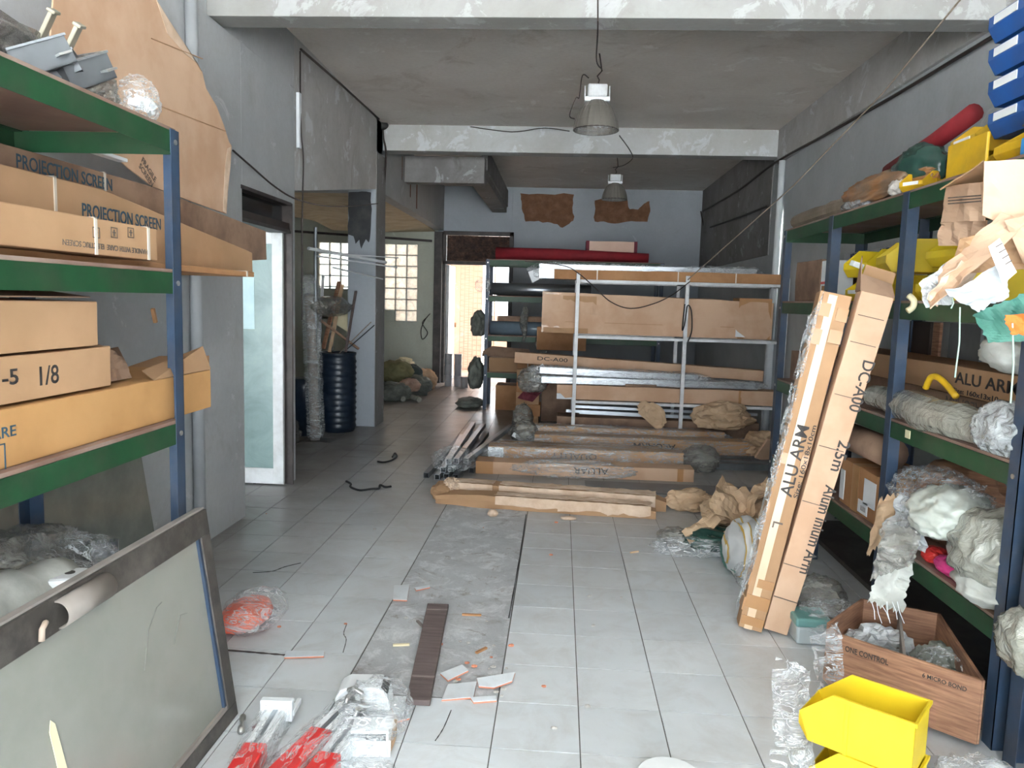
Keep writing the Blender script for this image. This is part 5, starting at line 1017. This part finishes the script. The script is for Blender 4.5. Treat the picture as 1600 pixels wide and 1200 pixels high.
ksheet('folded_flap', ((1500, 372), (1660, 330), (1640, 420), (1484, 432)), (2.55, 2.4, 2.45, 2.62), 16, 10, .025, 7, 306, M_CARD, .004)
ksheet('folded_flap', ((1570, 345), (1660, 320), (1660, 470), (1600, 412)), (2.42, 2.36, 2.36, 2.45), 10, 10, .02, 6, 307, M_CARD2, .004)
ksheet('inner_paper', ((1452, 470), (1500, 405), (1530, 430), (1468, 482)), (2.62, 2.55, 2.6, 2.68), 10, 8, .02, 9, 308, M_TORN, .003)
for k in range(3):
    p, q = aty(1481, 310+k*4.5, 2.80), aty(1532, 306+k*4.5, 2.56); b = MB(); b.bar(p-Vector((.004, .01, 0)), q-Vector((.004, .01, 0)), .002, .004); b.build('printed_line', M_INKG, parent=kb)
sheet('white_plastic_sheet', 'white plastic sheet crumpled under the crushed cardboard', 'plastic film', ((1475, 458), (1570, 420), (1580, 470), (1530, 495)), (2.5, 2.42, 2.42, 2.5), 18, 14, .05, 7, 311, simple('milky_plastic', 'C9D0D6', 'B9C1C8', 5, .3), .001, .05)
sheet('clear_plastic_sheet', 'clear plastic hanging left of the white sheet below the cardboard', 'plastic film', ((1442, 445), (1490, 410), (1492, 478), (1450, 485)), (2.62, 2.6, 2.6, 2.65), 14, 12, .035, 8, 312, M_FILMW, .001, .05)
tg = sheet('shipping_tag', 'creased white handwritten tag hanging on the crushed cardboard', 'tag', ((1545, 385), (1562, 372), (1590, 425), (1568, 445)), (2.40, 2.40, 2.38, 2.40), 6, 6, .006, 9, 313, M_PAPERW, .001)
for k in range(4):
    p, q = aty(1556+k*5, 386+k*9, 2.375), aty(1566+k*5, 380+k*9, 2.375); b = MB(); b.bar(p, q, .0015, .003); b.build('handwriting', M_INKG, parent=tg)
sheet('green_mesh', 'green woven mesh sheet hanging below the white plastic', 'mesh', ((1515, 492), (1600, 455), (1660, 530), (1545, 535)), (2.55, 2.45, 2.4, 2.5), 18, 14, .03, 7, 314, M_GREENB, .002, .05)
sheet('green_mesh', 'small green woven mesh piece behind the clear plastic', 'mesh', ((1470, 420), (1505, 412), (1500, 455), (1478, 460)), (2.75, 2.72, 2.72, 2.75), 10, 10, .02, 8, 315, M_GREENB, .002, .04)
sheet('orange_cloth', 'bright orange cloth rag hanging at the right frame edge', 'cloth', ((1570, 495), (1660, 485), (1660, 520), (1583, 523)), (2.34, 2.3, 2.3, 2.34), 16, 10, .025, 12, 316, M_ORANGE, .003, .10)
lump('white_cloth', 'pale grey cloth lump under the green mesh', 'cloth', (1.62, 2.78, 1.36), (.2, .3, .14), M_FABG, 317, flat=False)
for k, (a, c, Y) in enumerate((((1500, 480), (1492, 590), 2.55), ((1582, 505), (1579, 630), 2.34), ((1488, 465), (1486, 482), 2.6))):
    p, q = aty(*a, Y), aty(*c, Y); b = MB(); b.tube([p, p.lerp(q, .5)+Vector((.006, 0, 0)), q], .0025, 6); tag(b.build('green_thread', simple('pale_green_thread', 'A9C4B4', '98B4A4', 9, .7) if k == 0 else MATS['pale_green_thread']), ('long pale green thread hanging in front of the arm carton', 'pale green thread at the right edge near the near posts', 'short pale thread under the clear plastic')[k], 'thread')
p = aty(1415, 462, 3.45); b = MB(); b.tube(smooth([aty(1420, 462, 3.42), aty(1428, 470, 3.40), aty(1426, 480, 3.4), aty(1418, 486, 3.4)], 4), .014, 8); tag(b.build('cream_tape_curl', M_CREAM, smooth=True), 'curled cream tape hanging beside the middle post', 'tape')
# level three
Z3 = LV[1]+.0145
a1 = rc(1.78, .28, 2.5, 5.0, Z3, .125, 'dark dusty arm carton with upside down lettering on the right rack', name='arm_carton', mat=M_CARDD, seed=51)
a2 = rc(1.76, .28, 2.5, 5.0, Z3+.13, .125, 'arm carton with bold black lettering resting on the dark one', name='arm_carton', mat=M_CARD, seed=52)
ya, yb = atx(1497, 548, 1.76).y, atx(1592, 560, 1.76).y; za = atx(1497, 555, 1.76).z
put_text(a2, 'ALU ARM', 5.0-ya, .052, .07, M_INK, ya-yb+.02, .28); put_text(a2, 'Size: 160x13x10cm', 5.0-ya-.015, .008, .03, M_INK, ya-yb-.03, .28)
yc = atx(1538, 600, 1.78).y; put_text(a1, 'ALUARM', 5.0-yc, .11, .075, M_INKG, .30, .28, ang=180)
b = MB(); b.box((1.72, 4.6, Z3), (2.0, 5.2, Z3+.24)); 
gs = MB(); n_ = 22; pp = [Vector((1.585+.02*math.sin(i*.4), 3.9-1.25*i/n_, Z3+.062+.004*math.sin(i))) for i in range(n_+1)]
gs.tube(pp, .06, 14, radii=[(.055+.022*math.sin(math.pi*min(1, i/n_*1.05))+.010*nz((i*.8, 0, 0), 1.4, 3)) for i in range(n_+1)]); gb = tag(gs.build('plastic_sleeve', M_FILMD), 'long grey plastic sleeve bag lying on the right shelf below the arm cartons', 'plastic bag')
lump('plastic_bag', 'shiny crumpled end of plastic lying at the near post', 'plastic bag', (1.58, 2.74, Z3), (.16, .3, .19), M_FILMW, 321, sub=5)
b = MB(); b.tube(smooth([(1.60, 3.40, Z3+.16), (1.60, 3.36, Z3+.21), (1.61, 3.30, Z3+.21), (1.62, 3.18, Z3+.15)], 6), .014, 8); tag(b.build('yellow_hoop', M_YELD, smooth=True), 'curved yellow plastic hoop rising behind the grey sleeve bag', 'hoop')
b = MB(); b.box((1.5265, atx(1412, 665, 1.527).y-.02, LV[1]-.045), (1.5295, atx(1425, 670, 1.527).y+.015, LV[1]-.01)); tag(b.build('shelf_sticker', M_CREAM), 'small cream sticker on the green shelf edge', 'sticker')
for k, (y0, y1, lb) in enumerate(((4.6, 5.35, 'brown carton at the far end of the third level of the right rack'), (3.95, 4.5, 'grey brown carton behind the leaning cartons on the third level'))): rc(1.60, .3, y0, y1, Z3 if k else Z3, .2, lb, mat=M_CARDD, seed=60+k) if k == 0 else None
# dark things standing at the back between levels two and three
for k, (px, w_, mt, lb) in enumerate(((1425, .22, simple('dark_brown_board', '3A2F2A', '322824', 5, .7), 'dark brown board standing behind the arm cartons'), (1462, .05, M_WOOD, 'reddish brown slat standing behind the arm cartons'), (1500, .2, M_ALUD, 'blue grey sheet standing behind the arm cartons'))):
    y_ = atx(px, 510, 2.03).y; b = MB(); b.box((2.03, y_-w_, Z3+.002), (2.045, y_+w_*.5, 1.44)); tag(b.build('standing_board', mt), lb, 'board')
# lower level
Z4 = LV[0]+.0145
lc_ = rc(1.56, .30, 3.72, 4.18, Z4, .24, 'brown taped carton with white shipping labels on the low right shelf', name='shipping_carton', mat=M_CARD3, seed=53, tapes=((.16, .09),), marks=((.32, .46, .07, .2, 'front', M_PAPERW, 'shipping_label'), (.26, .38, .015, .08, 'front', M_PAPERW, 'shipping_label'), (0, .06, .02, .18, 'front', M_PAPERW, 'shipping_label')))
b = MB(); b.M = wm(lc_)
for k in range(7): b.box((.30+k*.009, -.1535, .03), (.304+k*.009, -.1525, .055))
b.build('barcode', M_INK, parent=lc_)
b = MB(); b.tube([(1.62, 4.3, .80), (1.64, 3.75, .80)], .075, 14); tag(b.build('brown_roll', M_CARDD, smooth=True), 'brown cardboard roll lying on the labelled carton', 'roll')
lump('brown_sack', 'dark reddish brown sack behind the low right shelf post', 'sack', (1.85, 3.5, Z4), (.3, .5, .4), M_WOOD, 322)
lump('bubble_wrap_bag', 'silvery crinkled plastic bag at the back of the low right shelf', 'plastic bag', (1.66, 3.28, Z4+.14), (.30, .66, .24), M_FILM, 323, sub=5, sc=2.6)
lump('white_green_sack', 'pale greenish white sack lying on the low right shelf', 'sack', (1.60, 3.10, Z4+.15), (.30, .46, .2), simple('pale_green_white_sack', 'CBD2CB', 'B6BDB4', 5, .45, bump=.5, bscale=16, dirt='9B9C90', dscale=5, damt=.5), 324, rot=-.5, amp=.25, sub=5)
lump('grey_sack', 'large shiny grey white sack bulging at the near post of the low right shelf', 'sack', (1.64, 2.80, Z4+.03), (.32, .42, .32), M_FILMD, 325, amp=.22, sub=5)
lump('grey_cloth', 'pale grey cloth lying on the shelf under the large grey sack', 'cloth', (1.62, 2.76, Z4), (.26, .36, .12), M_FABG, 326, amp=.3)
pk = empty('pink_bag', 'pink packet with a red and white end on the low right shelf', 'packet', (1.60, 3.10, Z4))
blob((1.60, 3.04, Z4), (.12, .2, .075), 327, amp=.15).build('pink_part', M_PINK, parent=pk); blob((1.60, 3.19, Z4), (.1, .12, .07), 328, amp=.2).build('red_part', M_REDP, parent=pk)
sheet('kraft_paper', 'torn brown paper hanging over the low right shelf edge beside the labelled carton', 'paper', ((1372, 780), (1405, 770), (1380, 850), (1352, 870)), (3.45, 3.4, 3.3, 3.38), 14, 16, .02, 9, 331, M_KRAFT, .002, .10)
sheet('plastic_sheet', 'clear crinkled plastic spilling off the low right shelf', 'plastic film', ((1400, 770), (1440, 775), (1440, 860), (1370, 850)), (3.30, 3.2, 3.1, 3.25), 16, 16, .05, 8, 332, M_FILMW, .001, .06)
wc_ = sheet('frayed_cloth', 'frayed white cloth hanging from the low right shelf over the wooden box', 'cloth', ((1384, 850), (1432, 862), (1410, 955), (1355, 940)), (3.15, 3.1, 3.0, 3.08), 22, 26, .03, 8, 333, M_FABG, .002, .12)
for k in range(6):
    x = 1362+k*8; p, q = aty(x, 940+3*k*(k < 3), 3.0), aty(x+5+3*(k % 3), 968+6*(k % 2), 2.98); b = MB(); b.tube([p, p.lerp(q, .5)+Vector((.004*(-1)**k, 0, 0)), q], .0016, 5); b.build('loose_thread', M_WHITEP, parent=wc_)
sheet('clear_plastic_sheet', 'greyish plastic over the frayed cloth', 'plastic film', ((1380, 815), (1440, 830), (1430, 880), (1360, 905)), (3.1, 3.05, 3.0, 3.03), 16, 14, .035, 8, 334, M_FILMG, .001, .08)
# floor beneath
lump('bubble_wrap', 'clear bubble wrap heap on the floor behind the wooden box', 'plastic film', (1.30, 3.42, .003), (.34, .28, .17), M_FILM, 341, sub=5, sc=3)
lump('grey_lump', 'grey crumpled lump on the floor behind the leaning carton foot', 'bag', (1.30, 3.68, .003), (.26, .24, .2), M_FILMG, 342)
tb = empty('teal_container', 'small pale teal plastic container at the foot of the leaning cartons', 'container', (1.18, 3.38, 0))
b = MB(); b.box((1.10, 3.32, .003), (1.24, 3.46, .085)); b.build('container_body', simple('pale_grey_plastic', 'B5BFC2', 'A5AFB2', 4, .4), parent=tb, bevel=.012)
b = MB(); b.box((1.092, 3.312, .085), (1.248, 3.468, .125)); b.build('container_lid', simple('teal_plastic', '6E9E9B', '5F8E8B', 4, .35), parent=tb, bevel=.01)
b = MB(); b.box((1.7, 3.0, .002), (2.3, 5.3, .03)); tag(b.build('dark_floor_sheet', M_DARK), 'dark sheet standing in for dark floor under the right rack', 'board')  # dark sheet stands in for the dark floor below the shelves
# wooden box
wb_ = empty('wooden_box', 'open reddish plywood box full of scrap on the floor before the right rack', 'box', (1.40, 2.85, 0))
P_ = [Vector((1.106, 2.864, 0)), Vector((1.47, 2.545, 0)), Vector((1.60, 3.12, 0)), Vector((1.34, 3.24, 0)), Vector((1.10, 2.96, 0))]
for k in range(5):
    a, c = P_[k], P_[(k+1) % 5]
    if k == 9: pass
    b = MB(); b.bar(a+Vector((0, 0, .145)), c+Vector((0, 0, .145)), .014, .23); pn = b.build('side_panel', M_WOOD, parent=wb_, bevel=.002)
    if k == 0: front = (a, c)
b = MB(); b.plate([p+Vector((0, 0, .03)) for p in P_], (0, 0, .01)); b.build('bottom_panel', M_WOOD, parent=wb_)
a, c = Vector((1.29, 2.72, 0)), Vector((1.46, 3.16, 0)); b = MB(); b.bar(a+Vector((0, 0, .15)), c+Vector((0, 0, .15)), .01, .19); b.build('divider', M_CARDT, parent=wb_)
d = (front[1]-front[0]).normalized(); nrm = Vector((d.y, -d.x, 0)); F = Matrix((d, Vector((0, 0, 1)), nrm)).transposed().to_4x4()
for s, u, z, fit, sz in (('ONE CONTROL', .03, .205, .155, .03), ('6 MICRO BOND', .30, .205, .14, .022)):
    F2 = F.copy(); F2.translation = front[0]+d*u+nrm*.0085+Vector((0, 0, z)); lettering(wb_, s, sz, wm(wb_).inverted() @ F2, M_INK, fit=fit)
for k, (x, y, sz, mt, lb) in enumerate(((1.33, 3.02, (.24, .2, .19), M_FILMW, 'clear plastic bag sticking out of the wooden box'), (1.25, 2.90, (.16, .14, .14), M_FILMG, 'grey plastic scrap in the left half of the wooden box'), (1.30, 2.84, (.2, .14, .12), M_BLACK, 'black cable scrap in the left half of the wooden box'),
        (1.47, 2.80, (.2, .2, .20), M_FILM, 'clear film over scrap in the right half of the wooden box'), (1.50, 2.90, (.18, .2, .18), M_GREYB, 'grey scrap pieces in the right half of the wooden box'), (1.44, 2.66, (.08, .14, .12), M_FABG, 'pale scrap piece near the post in the wooden box'))):
    lump('scrap_bag', lb, 'bag', (x, y, .045), sz, mt, 350+k, amp=.45, sc=2.4, sub=4)
# yellow bins in the foreground
pA, pB = Vector((.853, 2.307, 0)), Vector((1.0835, 2.133, 0)); dA = (pB-pA); LA = dA.length; rotA = math.atan2(dA.y, dA.x)
GF = 'bright yellow bins in the right foreground'
bin_((pA.x-.03, pA.y+.02, .185), rotA, LA+.03, .17, .17, 'upper bright yellow bin in the right foreground', M_YEL, GF, tag_=False)
bin_((pA.x+.0, pA.y-.0, .008), rotA, LA+.0, .17, .175, 'lower bright yellow bin carrying the other one, right foreground', M_YEL, GF, tag_=False)
sheet('plastic_sheet', 'clear plastic sheet draped on the floor left of the yellow bins', 'plastic film', ((1208, 1020), (1262, 1040), (1275, 1215), (1200, 1215)), (2.52, 2.42, 2.15, 2.2), 14, 22, .035, 6, 361, M_FILM, .001, .04)
sheet('plastic_sheet', 'clear plastic bag standing between the yellow bins and the wooden box', 'plastic film', ((1275, 1000), (1318, 975), (1320, 1080), (1268, 1090)), (2.76, 2.80, 2.80, 2.77), 14, 18, .04, 7, 362, M_FILM, .001, .05)
lump('plastic_bag', 'clear plastic lump right of the yellow bins', 'plastic bag', (1.28, 2.15, .003), (.26, .3, .2), M_FILM, 363)
b = MB(); b.box((1.25, 2.3, .0), (1.48, 2.48, .02)); tag(b.build('grey_floor_sheet', simple('pale_grey_laminate', 'A4A8AA', '95999B', 4, .5)), 'pale grey panel on the floor below the wooden box front', 'panel')
# nearer rack: bits at the frame edge
nb = bin_((1.50, 2.36, .415), .0, .26, .2, .14, 'yellow bin on the low shelf of the nearer right rack', M_YEL, tag_=False)
lump('plastic_bag', 'dirty white plastic hanging over the yellow bin at the right edge', 'plastic bag', (1.47, 2.33, .40), (.14, .24, .2), M_FILMD, 371)
lump('red_bundle', 'dark red bundle on the floor under the nearer right rack', 'bundle', (1.72, 2.25, 0), (.35, .4, .3), M_MAROON, 372)
# ------------------------------------------------------------------ the two leaning cartons
def leaner(name, label, foot, top, w, h, mat, seed, taper=(.84, 1.10)):
    p, q = Vector(foot), Vector(top); L = (q-p).length; M = frame(p, q-p, (-.12, -1, .2)); b = carton_mesh(L, w, h, seed, .005)
    for v in b.v: s = taper[0]+(taper[1]-taper[0])*v.x/L; v.y *= s
    b2 = MB(); b2.v = [M @ v for v in b.v]; b2.f = b.f; b2.mi = b.mi; o = b2.build(name, mat, M=M, bevel=.003); tag(o, label, 'box'); return o, M, L
F1 = atz(1178, 991, 0); F2 = atz(1213, 994, 0)
t1 = aty(1306, 462, 3.55); t2 = aty(1368, 462, 3.48)
h1 = .105
l1, M1, L1 = leaner('leaning_carton', 'film wrapped leaning carton lettered ALU ARM, left of the two', (F1.x-.003, F1.y+h1, .012), (t1.x, t1.y+h1*.5, t1.z), .125, h1, M_CARD, 71)
l2, M2, L2 = leaner('leaning_carton', 'plain leaning carton lettered Aluminium Arm, right of the two', (F2.x+.012, F2.y+h1, .012), (t2.x+.005, t2.y+h1*.5, t2.z), .125, h1, M_CARD2, 72)
def on(o, s, u, v, size, fit, ang, mt): lettering(o, s, size, face_M('top', u, v, 1, 1, h1+.004, ang), mt, fit=fit)
on(l1, 'ALU ARM', .64, -.028, .075, .33, 0, M_INK); on(l1, 'Size: 160x18x10cm', .64, -.056, .028, .34, 0, M_INK)
on(l1, 'L', .52, .02, .06, .03, 180, M_INKG)
on(l2, 'DC-A00', 1.30, -.022, .07, .23, 180, M_INK); on(l2, '2.5m', .93, -.022, .07, .14, 180, M_INK); on(l2, 'Alum inium Arm', .72, -.022, .07, .42, 180, M_INK)
def tp(o, M, u0, u1, v0, v1, mt, nm='packing_tape', z=.0055):
    b = MB(); b.M = M; b.box((u0, v0, h1-.004), (u1, v1, h1+z)); b.build(nm, mt, parent=o)
tp(l1, M1, 0, L1-.01, -.006, .03, simple('pale_shiny_tape', 'DCC3A6', 'D3B998', 4, .3), z=.0045)
for u0, u1, v0, v1 in ((.10, .16, -.053, .053), (.20, .24, -.053, .02), (.02, .06, -.05, .05), (L1-.12, L1-.06, -.068, -.02), (L1-.22, L1-.16, -.066, -.01), (L1-.24, L1-.17, .02, .066), (L1-.11, L1-.05, .01, .067), (.78, .84, -.06, -.03), (.78, .83, .03, .06)): tp(l1, M1, u0, u1, v0, v1, M_TAPE)
for u in (.16, .32, .62, .88, 1.12, 1.36, 1.48): tp(l2, M2, u, u+.003, -.054, .054, M_INKG, 'fold_crease', .005)
for u0, u1 in ((.08, .14), (.2, .26), (.55, .61)): b = MB(); b.M = M1; b.box((u0, .052, .0), (u1, .060, h1)); b.build('packing_tape', M_TAPE, parent=l1)
sheet('film_sleeve', 'torn clear film hanging down the left side of the film wrapped leaning carton', 'plastic film', ((1262, 492), (1285, 462), (1172, 900), (1148, 960)), (3.50, 3.45, 3.30, 3.32), 6, 40, .008, 9, 381, M_FILM, .001, .03)
b = MB(); b.M = M2; b.plate([(L2, -.07, h1), (L2, .07, h1), (L2+.075, .085, h1-.03), (L2+.06, -.05, h1-.035)], (0, 0, .004)); b.build('carton_flap', M_CARDD, parent=l2)
b = MB(); b.M = M2; b.plate([(L2, -.068, 0), (L2, .068, 0), (L2+.13, .06, -.01), (L2+.12, -.07, -.005)], (0, 0, .004)); b.build('carton_flap', M_CARD, parent=l2)
b = MB(); b.M = M2; b.plate([(L2, .07, .0), (L2, .07, h1), (L2+.14, .10, h1*.8), (L2+.16, .09, .02)], (0, .004, 0)); b.build('carton_flap', M_CARDD, parent=l2)
# ------------------------------------------------------------------ floor litter in the foreground
pk_ = empty('wooden_plank', 'short weathered brown wooden plank lying on the bare screed strip', 'plank', (-.5, 3.06, 0))
b = MB(); pts = [atz(x, y, .008) for x, y in ((668, 947), (701, 948), (672, 1101), (634, 1099))]; b.plate([Vector((p.x, p.y, .001)) for p in pts], (0, 0, .022)); b.build('plank_body', M_PLANK, parent=pk_, bevel=.003)
for f_ in (.08, .80):
    b = MB(); a, c = pts[0].lerp(pts[3], f_), pts[1].lerp(pts[2], f_); b.bar((a.x, a.y, .0236), (c.x, c.y, .0236), .012, .001); b.build('worn_band', simple('worn_wood', '8B7F7B', '7E7370', 6, .8) if f_ < .5 else MATS['worn_wood'], parent=pk_)
M_TBACK = simple('red_clay_tile_body', 'C9866B', 'BB775C', 9, .85)
def shard(pxs, label, k, lift=.0, tiltz=0):
    pts = [atz(x, y, .01) for x, y in pxs]; c = sum(pts, Vector())/len(pts); o = empty('broken_tile', label, 'tile', (c.x, c.y, 0), group='broken floor tile pieces beside the plank')
    top = [Vector((p.x, p.y, .007+lift+tiltz*(p.y-c.y))) for p in pts]
    b = MB(); b.plate([p-Vector((0, 0, .007)) for p in top], (0, 0, .006)); b.build('clay_body', M_TBACK, parent=o); b = MB(); b.plate([p-Vector((0, 0, .001)) for p in top], (0, 0, .002)); b.build('glaze', M_TILE, parent=o)
for k, (pxs, lb, l, tz) in enumerate(((((688, 1052), (722, 1040), (732, 1048), (700, 1062)), 'broken tile piece with red edge just right of the plank', .004, .05), (((745, 1062), (805, 1055), (800, 1066), (772, 1074), (748, 1072)), 'broken tile piece with the longest red edge, right of the strip', .008, .12),
        (((700, 1068), (745, 1064), (740, 1088), (690, 1092)), 'flat grey tile fragment below the red edged pieces', .0, 0), (((735, 1090), (775, 1088), (776, 1094), (740, 1096)), 'narrow tile sliver with red edge lowest by the strip', .003, .1), (((612, 1105), (636, 1100), (640, 1122), (618, 1128)), 'tile fragment by the white cover', .004, .0),
        (((448, 1018), (507, 1018), (506, 1026), (444, 1028)), 'pale tile sliver lying across the grout left of the strip', .006, 0), (((616, 915), (640, 914), (636, 938), (614, 937)), 'small tile chip at the left edge of the screed strip', .004, 0), (((648, 918), (671, 914), (672, 917), (650, 922)), 'thin white sliver at the left edge of the screed strip', .003, 0))):
    shard(pxs, lb, k, l, tz)
random.seed(77)
M_CHIP = simple('pale_mortar_chip', 'BDBAB5', 'A5A19B', 12, .9)
for k in range(46):
    x = random.uniform(640, 800); y = random.uniform(1000, 1085)
    if k > 26: x = random.uniform(400, 1000); y = random.uniform(800, 1150)
    p = atz(x, y, 0); s = random.uniform(.006, .018)
    b = blob((p.x, p.y, 0), (s*1.6, s*1.2, s*.7), 400+k, sub=1, amp=.4); tag(b.build('mortar_chip', M_CHIP if k % 3 else M_TBACK), 'tiny chip of mortar or tile lying loose on the floor', 'chip', 'small chips scattered on the floor')
for k, (pts_, lb) in enumerate(((((395, 895), (425, 893), (445, 886), (470, 880)), 'dark open crack between the left floor tiles'), (((352, 1016), (400, 1020), (445, 1024)), 'dark broken joint left of the pale tile sliver'), (((542, 975), (537, 990), (541, 1000), (536, 1020)), 'thin crack across a tile left of the strip'), (((822, 804), (812, 870), (795, 966)), 'wide dark joint along the right edge of the screed strip'), (((705, 1110), (693, 1138), (680, 1158)), 'thin dark crack in the tile below the plank'))):
    pp = smooth([atz(x, y, 0) for x, y in pts_], 5); b = MB(); w_ = (.010, .016, .004, .007, .004)[k]
    L_ = []; R_ = []
    for i, p in enumerate(pp):
        dd = (pp[min(i+1, len(pp)-1)]-pp[max(i-1, 0)]).normalized(); nn = Vector((-dd.y, dd.x, 0)); ww = w_*(.35+.65*abs(math.sin(1.7*i+.6)))*.5; L_.append(p+nn*ww); R_.append(p-nn*ww)
    for i in range(len(pp)-1): b.add([Vector((q_.x, q_.y, .0015)) for q_ in (L_[i], L_[i+1], R_[i+1], R_[i])], [(0, 1, 2, 3)])
    b.build('floor_crack', M_BLACK if k != 1 else M_DARK, parent=fl, thick=.001)
for k, (x, y, x2, y2, mt, lb) in enumerate(((722, 960, 752, 961, M_CARD3, 'thin orange wooden splinter right of the plank'), (614, 1008, 640, 1007, M_CREAM, 'thin tan splinter left of the plank'), (744, 1020, 760, 1012, M_CARD3, 'small brown splinter on the screed by the broken tiles'), (652, 970, 664, 982, M_CARDT, 'small brown wedge touching the plank'))):
    p, q = atz(x, y, .006), atz(x2, y2, .006); b = MB(); b.bar(p, q, .012, .008); tag(b.build('wood_splinter', mt), lb, 'splinter')
p = atz(612, 1150, 0); b = MB(); b.tube(smooth([(p.x-.01, p.y+.09, .012), (p.x, p.y+.03, .015), (p.x+.01, p.y-.03, .012), (p.x+.01, p.y-.10, .012)], 4), .012, 8); tag(b.build('tan_rag', M_KRAFT), 'twisted tan rag on the tile right of the white cover', 'rag')
p = atz(1045, 1203, 0); b = MB(); b.lathe([(0, .0), (.10, .0), (.105, .03), (.10, .035), (0, .036)], 30, c=(p.x-.01, p.y-.085, 0)); tag(b.build('white_disc', M_WHITEP, smooth=False), 'white round lid on the tiles in the very front', 'lid')
